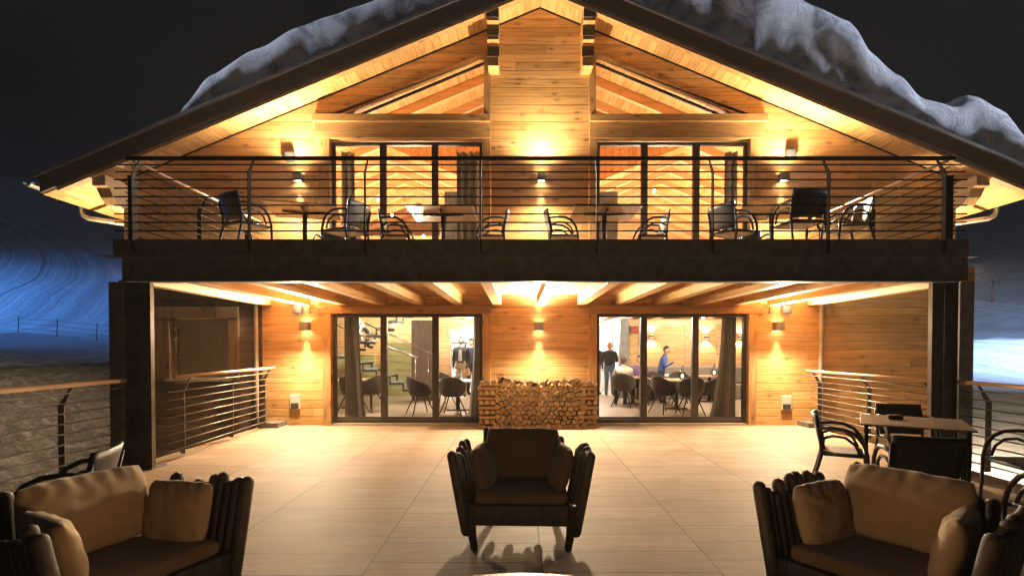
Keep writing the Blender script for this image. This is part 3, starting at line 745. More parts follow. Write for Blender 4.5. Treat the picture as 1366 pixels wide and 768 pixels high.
def armchair(loc, rz, label, seed):
    rg = random.Random(seed); r = empty('slatted_armchair', loc, rz, label, 'armchair', 'armchairs of upright dark logs')
    hw, hd = .42, .37
    spec = []                       # base xy, outward dir, is corner
    n = 11
    for sg in (-1, 1):
        for k in range(n):
            spec.append((sg * (hw - .03 * k / n), -hd + k * (2 * hd - .10) / (n - 1), sg, 0, k))
    for k in range(11): spec.append((-.345 + k * .69 / 10, hd, 0, 1, 20 + k))
    for (x, y, ox, oy, k) in spec:
        h = .76 + rg.uniform(-.06, .045) + (.05 if oy else 0) + (.0 if k > 1 else .02)
        z0 = rg.uniform(.17, .26); rad = rg.uniform(.033, .041) * (1 if not oy else .95)
        if k == 0 and not oy: h = .79
        fl = .13 if ox else .07
        if k == 0: z0 = .12
        b = MB(); pts = []; rs = []
        def at(z): t = (z - .1) / .7; return Vector((x + ox * (fl * t), y + oy * (fl * t) + rg.uniform(-.002, .002), z))
        for a in (0, .2, .45, .7, 1.0): pts.append(at(z0 + rad * (1 - cos(a * pi / 2)))); rs.append(rad * max(.08, sin(a * pi / 2)))
        pts.append(at((z0 + h) / 2)); rs.append(rad * 1.03)
        for a in (1.0, .8, .6, .4, .2, 0): pts.append(at(h - rad * (1 - cos(a * pi / 2)))); rs.append(rad * max(.06, sin(a * pi / 2)))
        b.tube(pts, rs, 12); b.build('slat', M['stave'], r)
    for sx, sy in ((-1, -1), (1, -1), (-1, 1), (1, 1)):
        b = MB(); x = sx * (hw - .03 if sy < 0 else .31); y = sy * (hd - .03 if sy < 0 else hd - .06)
        b.tube([(x - sx * .02, y, .002), (x - sx * .02, y, .02), (x, y, .14), (x + sx * .01, y, .36)], [.024, .030, .036, .040], 12); b.build('leg', M['stave'], r)
    b = MB(); b.box(-hw + .05, hw - .05, -hd + .0, -hd + .05, .20, .36); b.box(-hw + .03, hw - .03, -hd + .055, hd - .02, .27, .33); b.build('seat_frame', M['stave'], r, bevel=.01)
    b = MB(); vs = b.box(-hw + .055, hw - .055, -hd + .01, hd - .03, .365, .455)
    o = b.build('seat_cushion', M['cush_dark'], r); m = o.modifiers.new('b', 'BEVEL'); m.width = .035; m.segments = 4
    return r
def cush_at(ch_loc, rz, lx, ly, lz, yaw, tilt, wd, ht, th, mat, seed, label, roll=0):
    o = pillow('cushion', wd, ht, th, mat, seed, label, 'loose cushions on the armchairs')
    c, s = cos(rz), sin(rz); o.location = (ch_loc[0] + lx * c - ly * s, ch_loc[1] + lx * s + ly * c, lz)
    o.rotation_mode = 'XYZ'
    o.matrix_world = Matrix.Translation(o.location) @ Matrix.Rotation(rz + yaw, 4, 'Z') @ Matrix.Rotation(tilt, 4, 'X') @ Matrix.Rotation(roll, 4, 'Y')
    return o
def chair_set(loc, rz, lab, mats, seed):
    armchair(loc, rz, 'dark slatted log armchair ' + lab[0], seed)
    cush_at(loc, rz, 0, .215, .665, 0, R(-14), .68, .45, .165, mats[0], seed + 1, lab[1])
    cush_at(loc, rz, -.32, -.05, .60, R(82), R(-14), .46, .38, .15, mats[1], seed + 2, lab[2])
    cush_at(loc, rz, .32, -.05, .60, R(-82), R(-14), .46, .38, .15, mats[2], seed + 3, lab[3])
T = M['cush']; D = M['cush_dark']
chair_set((-.40, 4.45, 0), R(-2), ('facing the camera in the middle of the terrace', 'dark back cushion of the middle armchair', 'small cushion on the left arm of the middle armchair', 'small cushion on the right arm of the middle armchair'), (D, D, D), 11)
chair_set((1.64, 2.93, 0), R(-56), ('at the lower right, turned to face left', 'large tan back cushion of the lower right armchair', 'small tan cushion on the far arm of the lower right armchair', 'tan cushion on the near arm of the lower right armchair'), (T, T, T), 21)
chair_set((-2.67, 2.90, 0), R(70), ('at the lower left, turned to face right', 'large tan back cushion of the lower left armchair', 'tan cushion on the near arm of the lower left armchair', 'small tan cushion on the far arm of the lower left armchair'), (T, T, T), 31)
# fire table
r = empty('round_table', (CX + .02, 1.66, 0), 0, 'low round pale topped table in front of the middle armchair', 'table')
b = MB(); b.lathe([(.5, .44), (.88, .44), (.90, .45), (.90, .49), (.885, .50), (.35, .50), (.34, .47)], seg=72); b.build('table_top', M['itable'], r)
b = MB(); b.lathe([(.45, .0), (.45, .43)], seg=48); b.build('base', M['stave'], r)
b = MB()
for k in range(9):
    a = k * 2.4; d = .03 * k; b.lathe([(.02, 0), (.035, .05), (.02, .13), (.003, .2)], (cos(a) * d, sin(a) * d, .46), 8)
M['flame'] = emit('flame_glow', (1.0, .42, .12), 12)
b.build('flame', M['flame'], r)
light('POINT', 'fire_light', (0, 0, .62), FIRE, (1.0, .64, .36), r, shadow_soft_size=.12)
# ------------------------------------------------------------------ bistro armchair + table
def bistro():
    r = empty('bistro_armchair', (0, 0, 0), 0, 'x', 'chair', 'dark plastic terrace armchairs')
    b = MB(); n = 8
    g = [[b.bm.verts.new((u * .235, v * .23 - .01, .445 - .018 * (1 - u * u) * (1 - v * v) - (.02 * (v < -.8)))) for u in [2 * i / n - 1 for i in range(n + 1)]] for v in [2 * j / n - 1 for j in range(n + 1)]]
    for j in range(n):
        for i in range(n): b.poly([g[j][i], g[j][i + 1], g[j + 1][i + 1], g[j + 1][i]], None, True)
    o = b.build('seat', M['plastic'], r); m = o.modifiers.new('t', 'SOLIDIFY'); m.thickness = .03
    b = MB()
    g = [[b.bm.verts.new((u * (.235 + .03 * v), .215 + .09 * v - .045 * u * u, .47 + .38 * v)) for u in [2 * i / 10 - 1 for i in range(11)]] for v in [j / 6 for j in range(7)]]
    for j in range(6):
        for i in range(10): b.poly([g[j][i], g[j][i + 1], g[j + 1][i + 1], g[j + 1][i]], None, True)
    o = b.build('backrest', M['plastic'], r); m = o.modifiers.new('t', 'SOLIDIFY'); m.thickness = .022
    for s in (-1, 1):
        b = MB(); b.tube([(s * .262, .225, .70), (s * .275, .10, .715), (s * .285, -.03, .705), (s * .288, -.13, .655), (s * .287, -.20, .56), (s * .283, -.235, .44)], [.017, .019, .02, .02, .019, .018], 8)
        b.build('armrest', M['plastic'], r)
        b = MB(); b.tube([(s * .25, .205, .58), (s * .268, .09, .63), (s * .275, -.03, .62), (s * .275, -.12, .55), (s * .26, -.17, .45)], .015, 8); b.build('arm_brace', M['plastic'], r)
        b = MB(); b.tube([(s * .283, -.235, .44), (s * .277, -.245, .22), (s * .272, -.26, .004)], [.019, .018, .015], 8); b.build('leg', M['plastic'], r)
        b = MB(); b.tube([(s * .262, .25, .78), (s * .258, .20, .56), (s * .255, .19, .42), (s * .265, .245, .2), (s * .272, .30, .004)], [.014, .02, .021, .018, .015], 8); b.build('leg', M['plastic'], r)
    b = MB(); b.tube([(-.25, .19, .42), (.25, .19, .42)], .016, 8); b.tube([(-.275, -.22, .42), (.275, -.22, .42)], .016, 8); b.tube([(-.25, -.2, .42), (-.25, .19, .42)], .016, 8); b.tube([(.25, -.2, .42), (.25, .19, .42)], .016, 8)
    b.build('seat_frame', M['plastic'], r)
    return r
BC = bistro(); used = []
BZ = 2.977
def face(dx, dy): return math.atan2(dx, -dy)      # local front is -Y
def bc(x, y, z, dx, dy, lab): return place(BC, used, (x, y, z), face(dx, dy), lab)
bc(-4.50, 7.85, BZ, .55, .83, 'balcony armchair seen from behind at the far left table')
bc(-3.12, 8.25, BZ, -.85, .35, 'balcony armchair on the right of the far left table')
bc(-3.9, 9.8, BZ, .1, -1, 'balcony armchair against the wall behind the far left table')
bc(-2.45, 8.75, BZ, 1, .05, 'balcony armchair on the left of the table by the left door')
bc(-.88, 8.75, BZ, -1, -.05, 'balcony armchair on the right of the table by the left door')
bc(.28, 8.72, BZ, 1, 0, 'balcony armchair on the left of the table by the right door')
bc(1.76, 8.75, BZ, -1, 0, 'balcony armchair on the right of the table by the right door')
bc(2.95, 8.35, BZ, .9, .45, 'balcony armchair on the left of the far right table')
bc(3.68, 7.72, BZ, -.1, 1, 'large looking balcony armchair with its back to the railing at the far right table')
bc(4.55, 8.0, BZ, -1, .1, 'balcony armchair on the right of the far right table')
bc(3.9, 9.75, BZ, 0, -1, 'balcony armchair against the wall behind the far right table')
bc(3.22, 5.92, 0, .85, -.50, 'terrace armchair on the left of the lower right table')
bc(3.10, 4.62, 0, .36, .93, 'terrace armchair seen from behind in front of the lower right table')
bc(4.50, 6.65, 0, -.25, -1, 'terrace armchair behind the lower right table beside the steel post')
bc(4.75, 5.30, 0, -1, .1, 'terrace armchair by the right railing, right of the table')
bc(3.55, 3.75, 0, -.15, .99, 'terrace armchair cut off by the lower right picture edge')
bc(-3.75, 3.85, 0, -.93, -.3, 'terrace armchair cut off by the left picture edge behind the tan cushion')
def btable():
    r = empty('bistro_table', (0, 0, 0), 0, 'x', 'table', 'square dark terrace tables')
    b = MB(); b.box(-.475, .475, -.47, .47, .735, .75); b.build('table_top', M['ttop'], r, bevel=.003)
    b = MB(); b.tube([(0, 0, .03), (0, 0, .70)], .034, 12); b.build('pedestal', M['black'], r)
    b = MB()
    for a in (0, pi / 2):
        c, s = cos(a), sin(a)
        b.tube([(-.3 * c, -.3 * s, .724), (0, 0, .712), (.3 * c, .3 * s, .724)], .016, 6); 
    b.build('bracket', M['black'], r)
    b = MB()
    for a in range(4):
        c, s = cos(a * pi / 2 + .78), sin(a * pi / 2 + .78)
        b.tube([(0, 0, .05), (.18 * c, .18 * s, .045), (.34 * c, .34 * s, .012)], [.022, .02, .013], 8)
    b.build('base', M['black'], r); return r
BT = btable(); tu = []
place(BT, tu, (-3.90, 8.55, BZ), R(14), 'balcony table nearest the left end of the balcony', scale=1.12)
place(BT, tu, (-1.68, 8.72, BZ), 0, 'balcony table in front of the left balcony door')
place(BT, tu, (.98, 8.68, BZ), 0, 'balcony table in front of the right balcony door')
place(BT, tu, (3.72, 8.65, BZ), R(-14), 'balcony table nearest the right end of the balcony', scale=1.12)
# lower right table with four legs
r = empty('terrace_table', (4.08, 6.0, 0), R(-33), 'square dark brown table with an ashtray at the lower right by the railing', 'table')
b = MB(); b.box(-.50, .50, -.52, .52, .735, .752); b.build('table_top', M['ttop'], r, bevel=.003)
for sx in (-1, 1):
    for sy in (-1, 1):
        b = MB(); b.tube([(sx * .44, sy * .46, .002), (sx * .44, sy * .46, .734)], .018, 10); b.build('leg', M['steel_rail'], r)
o = empty('ashtray', (4.02, 6.2, .753), R(-20), 'small black box shaped ashtray on the lower right table', 'ashtray')
b = MB(); b.box(-.075, .075, -.05, .05, 0, .045); b.build('body', M['black'], o, bevel=.008)
b = MB(); b.box(-.055, .055, -.03, .03, .046, .05); b.build('lid', M['lampbody'], o, bevel=.002)
# ------------------------------------------------------------------ interior, ground floor
P('floor', M['ifloor'], -8, 8, BK + .0, 27, -.2, .02)
P('ceiling', M['ceil'], -2.3, 8, BK + .01, 27, 2.67, 2.95); P('ceiling', M['ceil'], -7.9, -2.302, BK + .01, 14.2, 2.67, 2.95)
for i in range(-9, 10):
    x = i * .785
    P('ceiling_joist', M['beam_y'], x - .07, x + .07, BK + .02, 14.0 if x < -2 else 26, 2.50, 2.668)
P('ceiling_beam', M['frame'], -7.8, -1.2, 12.0, 12.16, 2.32, 2.495); P('ceiling_beam', M['frame'], -1.0, 7.8, 12.6, 12.76, 2.36, 2.495)
P('partition_wall', M['inner'], -.35, -.15, BK + .01, 27, .021, 2.495)
P('partition_wall', M['inner'], -8.0, -2.75, 18.0, 18.2, .021, 5.4); P('partition_wall', M['inner'], -1.95, -.36, 18.0, 18.2, .021, 2.6)
P('partition_wall', M['inner'], -2.75, -1.95, 18.0, 18.2, 2.2, 2.6)
P('door_trim', M['itable'], -2.86, -2.75, 17.95, 17.999, .021, 2.3); P('door_trim', M['itable'], -1.95, -1.84, 17.95, 17.999, .021, 2.3); P('door_trim', M['itable'], -2.749, -1.951, 17.95, 17.999, 2.2, 2.3)
P('green_panel', M['green'], -4.75, -3.3, 17.0, 17.05, .021, 1.75); P('green_panel', M['green'], -6.4, -5.1, 17.0, 17.05, .021, 1.35)
P('dark_partition', M['darkpanel'], -3.62, -2.95, 15.6, 15.7, .021, 2.4)
P('partition_wall', M['inner'], 3.0, 8.0, 16.6, 16.8, .021, 2.49)
for x in (3.45, 4.9, 5.9, 7.0):
    P('wall_stile', M['itable'], x - .09, x + .09, 16.57, 16.599, .3, 2.3)
P('wall_rail', M['itable'], 3.0, 7.8, 16.565, 16.599, 2.302, 2.42); P('wall_rail', M['itable'], 3.0, 7.8, 16.565, 16.599, .95, 1.06)
P('partition_wall', M['white'], 2.99, 3.1, 16.82, 27, .021, 2.49)
P('pillar', M['gpillar'], 2.72, 2.98, 16.3, 16.6, .021, 2.49)
for y, x in ((19.0, 2.95), (21.5, 2.95), (24, 2.9)): P('pillar', M['white'], x - .35, x, y, y + .4, .021, 2.49)
P('pillar', M['white'], 1.2, 1.45, 23, 23.3, .021, 2.49)
# bright back bar behind the doorway
P('back_shelf', M['white'], -3.6, -1.2, 22.5, 22.7, .03, 2.5)
rb = random.Random(5)
for k in range(16):
    x = -3.15 + rb.random() * 1.6; z = rb.choice((1.25, 1.55, 1.85))
    b = MB(); b.lathe([(.035, 0), (.038, .14), (.014, .18), (.013, .24)], seg=8)
    o = b.build('bottle', M[rb.choice(('black', 'tread', 'darkpanel'))], loc=(x, 22.38, z)); tag(o, 'small bottle on the white bar shelves seen through the inner doorway', 'bottle', 'bottles on the bar shelves')
for z in (1.235, 1.535, 1.835):
    P('bar_shelf', M['wtable'], -3.4, -1.3, 22.25, 22.49, z - .02, z)
# staircase: two flights of stepped stringers with glass treads
st = empty('staircase', (-4.5, 15, 0), 0, 'open staircase with stepped dark steel stringers and pale treads behind the left door', 'staircase')
def flight(x0, z0, x1, z1, n, y, wdt):
    dx = (x1 - x0) / n; dz = (z1 - z0) / n
    for yy in (y, y + wdt):
        b = MB()
        for k in range(n):
            xa, xb = x0 + dx * k, x0 + dx * (k + 1); z = z0 + dz * (k + 1)
            lo, hi = sorted((xa, xb)); e = .05
            b.box(lo - .0, hi + e, yy, yy + .03, z - .07, z)
            if k < n - 1: b.box(xb - .0, xb + e, yy + .001, yy + .029, z, z + dz - .07)
        b.build('stringer', M['stair'], st, world=True)
    for k in range(n):
        xa, xb = x0 + dx * k, x0 + dx * (k + 1); z = z0 + dz * (k + 1); lo, hi = sorted((xa, xb))
        b = MB(); b.box(lo, hi + .06, y + .035, y + wdt - .005, z + .002, z + .04); b.build('tread', M['tread'], st, world=True)
flight(-3.3, .25, -5.55, 1.35, 6, 14.6, .9)
flight(-5.6, 1.35, -2.9, 3.2, 9, 15.65, .9)
P('landing', M['stair'], -6.5, -5.55, 14.6, 16.6, 1.28, 1.35)
b = MB(); b.tube([(-5.6, 14.55, 2.25), (-3.25, 14.55, 1.30)], .022, 8); b.tube([(-5.0, 15.6, 2.32), (-2.9, 15.6, 1.36)], .022, 8)
b.tube([(-3.3, 14.55, .02), (-3.3, 14.55, 1.34)], .014, 8); b.tube([(-3.12, 15.6, .02), (-3.12, 15.6, 1.4)], .014, 8)
b.build('handrail', M['chrome'], st, world=True)
# curtains
def curtain(x0, x1, z0, z1, lab, flare=.0, seed=0, y=11.25):
    b = MB(); n = 60; rows = 10; g = []
    for j in range(rows + 1):
        t = j / rows; z = z1 + (z0 - z1) * t; row = []
        for i in range(n + 1):
            u = i / n; x = x0 + (x1 - x0) * u + (flare * t * t) * (u if flare > 0 else (1 - u))
            row.append(b.bm.verts.new((x, y + .045 * sin(u * 44 * abs(x1 - x0) + seed) + .015 * sin(u * 19 + t * 2), z)))
        g.append(row)
    for j in range(rows):
        for i in range(n): b.poly([g[j][i], g[j][i + 1], g[j + 1][i + 1], g[j + 1][i]], None, True)
    tag(b.build('curtain', M['curtain']), lab, 'curtain', 'grey door curtains')
curtain(-4.18, -3.86, .06, 2.27, 'grey curtain at the left side of the lower left door', .14, 1); curtain(-1.40, -1.22, .06, 2.27, 'narrow grey curtain at the right side of the lower left door', -.12, 2)
curtain(3.92, 4.22, .06, 2.27, 'grey curtain at the right side of the lower right door', -.25, 3)
curtain(-4.2, -3.92, 3.04, 5.75, 'light grey curtain at the left side of the upper left door', 0, 4); curtain(-1.75, -1.22, 3.04, 5.75, 'dark grey curtain at the right side of the upper left door', 0, 5)
curtain(3.95, 4.22, 3.04, 5.75, 'grey curtain at the right side of the upper right door', 0, 6)
# shell chairs
def shell():
    r = empty('shell_chair', (0, 0, 0), 0, 'x', 'chair', 'dark shell chairs indoors')
    b = MB(); na, nr = 24, 5; rings = []
    def hgt(a):      # a = 0 back, pi front
        c = cos(a); return .12 + .28 * max(0, c) ** 1.2 + .14 * (1 - abs(c)) if c > -.35 else .12 * max(0, (c + 1) / .65) ** 1.3 + .14 * (1 - abs(c)) * max(0, (c + 1) / .65)
    for k in range(nr + 1):
        t = k / nr; row = []
        for i in range(na):
            a = 2 * pi * i / na; rr = (.16 + .11 * min(1, t * 2)) + .035 * t * (1 if cos(a) > -.3 else .2)
            z = .44 + (hgt(a) * max(0, (t - .35) / .65) if t > .35 else 0) + (.01 if t > .2 else 0)
            row.append(b.bm.verts.new((rr * sin(a), rr * cos(a), z)))
        rings.append(row)
    for u, v in zip(rings, rings[1:]):
        for i in range(na): b.poly([u[i], u[(i + 1) % na], v[(i + 1) % na], v[i]], None, True)
    b.poly(rings[0][::-1], None, True)
    o = b.build('shell', M['shell'], r); m = o.modifiers.new('t', 'SOLIDIFY'); m.thickness = .035
    m = o.modifiers.new('s', 'SUBSURF'); m.levels = 1; m.render_levels = 1
    b = MB(); b.lathe([(.05, .40), (.2, .41), (.24, .445), (.22, .475), (.05, .48)], seg=20); b.build('seat', M['shell'], r)
    for sx, sy in ((-1, -1), (1, -1), (-1, 1), (1, 1)):
        b = MB(); b.tube([(sx * .10, sy * .10, .42), (sx * .25, sy * .25, .004)], [.016, .011], 8); b.build('leg', M['black'], r)
    return r
SC = shell(); su = []
def sc(x, y, dx, dy, lab): return place(SC, su, (x, y, .021), face(dx, dy), lab, scale=1.08)
sc(-4.05, 12.85, -1, .5, 'shell chair at the wooden table just inside the left door')
sc(-4.45, 12.7, .3, 1, 'shell chair half hidden by the curtain inside the left door')
sc(-2.75, 12.35, .9, .5, 'shell chair left of the white table inside the left door')
sc(-1.97, 12.2, .1, 1, 'shell chair with its back to the glass at the white table')
sc(-1.35, 13.9, -.8, -.3, 'shell chair on the far side of the white table, by the right curtain')
sc(-2.5, 14.2, .5, -.6, 'shell chair on the far left side of the white table')
sc(3.05, 12.5, .85, .4, 'shell chair at the left of the wooden table inside the right door')
sc(3.55, 12.15, .0, 1, 'shell chair with its back to the glass inside the right door')
sc(4.05, 12.5, -.85, .4, 'shell chair at the right of the wooden table inside the right door')
sc(3.3, 14.4, .1, -1, 'shell chair on the far left side of the wooden table')
sc(4.0, 14.4, -.1, -1, 'shell chair on the far right side of the wooden table')
sc(2.35, 13.9, .45, .9, 'shell chair carrying the man in the cream shirt')
def itable(x, y, wx, wy, mat, lab, z=.76):
    r = empty('dining_table', (x, y, .021), 0, lab, 'table', 'indoor dining tables')
    b = MB(); b.box(-wx / 2, wx / 2, -wy / 2, wy / 2, z - .035, z); b.build('table_top', mat, r, bevel=.006)
    b = MB(); b.tube([(0, 0, .03), (0, 0, z - .036)], .05, 12); b.build('pedestal', M['black'], r)
    b = MB(); b.box(-.28, .28, -.04, .04, .0, .03); b.box(-.04, .04, -.28, .28, .031, .045); b.build('base', M['black'], r)
itable(-4.75, 13.6, .95, 1.1, M['itable'], 'wooden table beside the curtain inside the left door')
itable(-1.95, 13.1, 1.0, .95, M['wtable'], 'white table with a white flower glass inside the left door')
itable(3.6, 13.4, 1.15, 1.1, M['itable'], 'wooden table with a glass lantern inside the right door')
itable(3.6, 15.7, 1.6, .7, M['wtable'], 'pale table before the wall bench at the back of the right room')
itable(5.1, 15.2, 1.0, .7, M['itable'], 'wooden table before the wall bench near the right curtain')
r = empty('wall_bench', (4.9, 16.35, .021), 0, 'long grey upholstered bench along the back wall of the right room', 'bench')
b = MB(); b.box(-1.8, 2.2, -.5, .1, .0, .45); b.build('seat', M['bench'], r, bevel=.03)
for k in range(4):
    b = MB(); b.box(-1.8 + k, -.82 + k, -.02, .18, .46, .98); b.build('backrest', M['bench'], r, bevel=.04)
def lantern(x, y, z, lab):
    r = empty('glass_lantern', (x, y, z), 0, lab, 'lantern', 'glass table lanterns')
    b = MB(); b.lathe([(.05, 0), (.07, .03), (.085, .1), (.07, .17), (.03, .22), (.02, .3)], seg=14); b.build('glass_body', M['glass'], r)
    b = MB(); b.lathe([(.06, 0), (.06, .012)], seg=14); b.tube([(0, 0, .3), (0, 0, .36)], .012, 8); b.build('fitting', M['black'], r)
    b = MB(); b.lathe([(.02, .05), (.035, .09), (.02, .13)], seg=10); b.build('candle', M['bulb2'], r)
M['bulb2'] = emit('candle_glow', (1, .85, .6), 4)
lantern(3.72, 13.3, .782, 'glass lantern on the wooden table inside the right door'); lantern(3.15, 15.6, .782, 'glass lantern on the pale table beside the blue shirted person')
lantern(5.2, 15.1, .782, 'glass lantern on the table near the right curtain')
r = empty('flower_glass', (-1.98, 13.0, .782), 0, 'glass with white flowers on the white table', 'flowers')
b = MB(); b.lathe([(.03, 0), (.045, .1)], seg=12); b.build('vase', M['glass'], r)
b = MB()
for k in range(16):
    a, d = rb.random() * 6.28, rb.random() * .12; c = Vector((cos(a) * d, sin(a) * d, .12 + rb.random() * .15))
    b.tube([(0, 0, .02), tuple(c)], .003, 4)
    for t in range(5):
        q = a + t * 1.257; b.poly([b.bm.verts.new(c), b.bm.verts.new(c + Vector((cos(q) * .035, sin(q) * .035, .015))), b.bm.verts.new(c + Vector((cos(q + .9) * .035, sin(q + .9) * .035, -.008)))])
b.build('blossoms', M['white'], r, recalc=False)
# inner wall sconces
def sconce(x, y, z, lab):
    r = empty('wall_sconce', (x, y, z), 0, lab, 'wall lamp', 'up and down sconces on the inner wall')
    b = MB(); b.box(-.07, .07, -.09, -.002, -.035, .035); b.build('lamp_body', M['lampbody'], r, bevel=.004)
    for dz in (-1, 1):
        b = MB(); b.box(-.05, .05, -.08, -.02, dz * .038 - .002, dz * .038 + .002); b.build('lamp_glow', M['bulb2'], r)
        light('SPOT', 'beam', (0, -.055, dz * .05), 60, WARM2, r, (0 if dz < 0 else pi, 0, 0), spot_size=R(95), spot_blend=.25, shadow_soft_size=.01)
sconce(3.76 + .0, 16.57, 1.95, 'sconce just right of the first inner door stile on the back wall')
sconce(5.48, 16.57, 1.92, 'middle sconce on the back wall of the right room'); sconce(6.55, 16.57, 1.92, 'sconce nearest the right curtain on the back wall')
o = empty('wall_switch', (6.12, 16.565, 1.18), 0, 'small black socket plate on the back wall between two sconces', 'socket'); b = MB(); b.box(-.05, .05, -.02, 0, -.05, .05); b.build('plate', M['black'], o, bevel=.004)
o = empty('wall_picture', (3.22, 16.56, 2.15), 0, 'small dark red picture high on the back wall', 'picture'); b = MB(); b.box(-.13, .13, -.03, 0, -.12, .12); b.build('frame', M['darkpanel'], o, bevel=.004)
M['red'] = plain('dark_red_print', (.3, .04, .03), .6, 0, 12, .8); b = MB(); b.box(-.11, .11, -.036, -.031, -.1, .1); b.build('print', M['red'], o)
def inl(x, y, z, e, col=WARM2, vis=True, lab='round ceiling lamp'):
    light('POINT', 'room_light', (x, y, z), e, col, None, shadow_soft_size=.06)
for i, (x, y, e, c) in enumerate(((-4.6, 12.5, 95, WARM2), (-2.2, 12.4, 95, (1, .82, .6)), (-4.6, 16.2, 120, (1, .85, .62)), (-2.2, 16.6, 110, (1, .85, .7)), (-2.3, 20.3, 260, (.85, .93, 1.0)), (2.0, 13.6, 120, (1, .82, .62)), (4.6, 12.9, 110, WARM2), (4.9, 15.2, 75, WARM2), (1.8, 18.5, 200, (1, .92, .85)), (2.0, 22.5, 260, (.9, .95, 1.0)))):
    r = empty('ceiling_spot', (x, y, 2.499), 0, 'small round ceiling spot %s' % ('in the left dining room by the glass', 'above the white table', 'above the staircase', 'before the inner doorway', 'in the bright room behind the doorway', 'above the standing guests', 'above the wooden table inside the right door', 'above the wall bench', 'in the corridor before the bar', 'at the far end of the corridor')[i], 'ceiling lamp', 'round ceiling spots')
    b = MB(); b.lathe([(.06, -.05), (.075, -.02), (.075, 0)], seg=16); b.build('housing', M['black'], r)
    b = MB(); b.lathe([(.045, -.056), (.045, -.052)], seg=16); b.build('lens', M['bulb'], r)
    light('POINT', 'room_light', (0, 0, -.12), e * 1.9, c, r, shadow_soft_size=.04)
# ------------------------------------------------------------------ interior, upper floor
P('floor', M['ifloor'], -7.9, 7.9, BK + .01, 20.79, 2.955, 2.975)
VX = 3.95; vz = zr(VX) - .02
for sg in (-1, 1):
    PP('inner_ceiling', M['orange'], [(sg * 8.28, zr(8.28) - .02), (sg * VX, vz), (0.0, vz - SL * VX), (0.0, vz - SL * VX - .03), (sg * VX, vz - .03), (sg * 8.28, zr(8.28) - .05)], 13.6, 20.79)
    PP('inner_ceiling', M['soffit'], [(sg * .0, ZA - .004), (sg * 8.28, zr(8.28) - .004), (sg * 8.28, zr(8.28) - .04), (sg * .0, ZA - .04)], BK + .002, 13.59)
    PP('inner_gable', M['orange'], [(0.0, ZA - .05), (sg * VX, vz + .0), (0.0, vz - SL * VX)], 13.595, 13.6)
    for k in range(9):
        y = 12.3 + k * 1.0; w_ = .11
        if y < 13.6:
            PP('rafter', M['rafter'], [(sg * .2, zr(.2) - .042), (sg * 7.9, zr(7.9) - .042), (sg * 7.9, zr(7.9) - .26), (sg * .2, zr(.2) - .26)], y, y + w_)
        else:
            PP('rafter', M['rafter'], [(sg * 7.9, zr(7.9) - .052), (sg * VX, vz - .032), (sg * .05, vz - SL * (VX - .05) - .032), (sg * .05, vz - SL * (VX - .05) - .20), (sg * VX, vz - .20), (sg * 7.9, zr(7.9) - .22)], y, y + w_)
for x0, x1, lb in ((-2.12, -1.78, 'left'), (1.32, 1.82, 'right')):
    o = empty('folding_screen', ((x0 + x1) / 2, 12.0, BZ), 0, 'tall grey screen behind the upper %s door' % lb, 'screen', 'grey screens in the upper room')
    w2 = (x1 - x0) / 2; b = MB(); b.box(-w2, w2, -.03, .03, .06, 2.15); b.build('panel', M['gpillar'], o, bevel=.006)
    b = MB(); b.box(-w2, w2, -.15, .15, 0, .058); b.build('base', M['frame'], o)
o = empty('planter', (-3.72, 10.3, BZ), 0, 'dark square planter with a small bush by the upper left door', 'planter')
b = MB(); b.prism([(-.17, -.17), (.17, -.17), (.17, .17), (-.17, .17)], 0, .8, 'z'); b.build('pot', M['plastic'], o, bevel=.01)
b = MB()
for k in range(160):
    c = Vector((rb.gauss(0, .09), rb.gauss(0, .09), .86 + abs(rb.gauss(0, .09)))); u = Vector((rb.gauss(0, 1), rb.gauss(0, 1), rb.gauss(0, 1))).normalized() * .035; v = u.orthogonal().normalized() * .012
    b.poly([b.bm.verts.new(c - u), b.bm.verts.new(c + v), b.bm.verts.new(c + u), b.bm.verts.new(c - v)])
M['leaf'] = plain('dark_leaf', (.04, .07, .025), .5); b.build('foliage', M['leaf'], o, recalc=False)
for i, (x, y, z, lb) in enumerate(((-3.45, 11.3, 4.75, 'highest stand-in bulb for a reflected light behind the upper left door'), (-3.15, 11.32, 4.42, 'second stand-in bulb for a reflected light behind the upper left door'), (-2.47, 11.3, 3.98, 'stand-in bulb for a reflected light low in the middle pane of the upper left door'),
        (-3.1, 10.55, 3.62, 'lowest stand-in bulb for a reflected light at the foot of the upper left door'), (2.5, 11.4, 4.98, 'stand-in bulb for a reflected light behind the middle of the upper right door'), (1.84, 10.5, 4.35, 'stand-in bulb for a reflected light beside the table by the right balcony door'), (2.2, 10.5, 3.75, 'stand-in bulb for a reflected light low beside the chair at the right balcony door'))):
    o = empty('glint_bulb', (x, y, z), 0, lb, 'light bulb', 'stand-in bulbs for reflections at the upper doors')  # bulbs added in place of light points reflected in the door glass
    b = MB(); b.lathe([(.006, -.03), (.022, -.02), (.026, 0), (.015, .025)], seg=12); b.build('bulb', M['bulb'], o)
    b = MB(); b.tube([(0, 0, .025), (0, 0, .055)], .012, 8); b.tube([(0, 0, .05), (0, .0, min(1.5, (5.76 if y > 11 else 5.9) - z))], .002, 4); b.build('cable', M['black'], o)
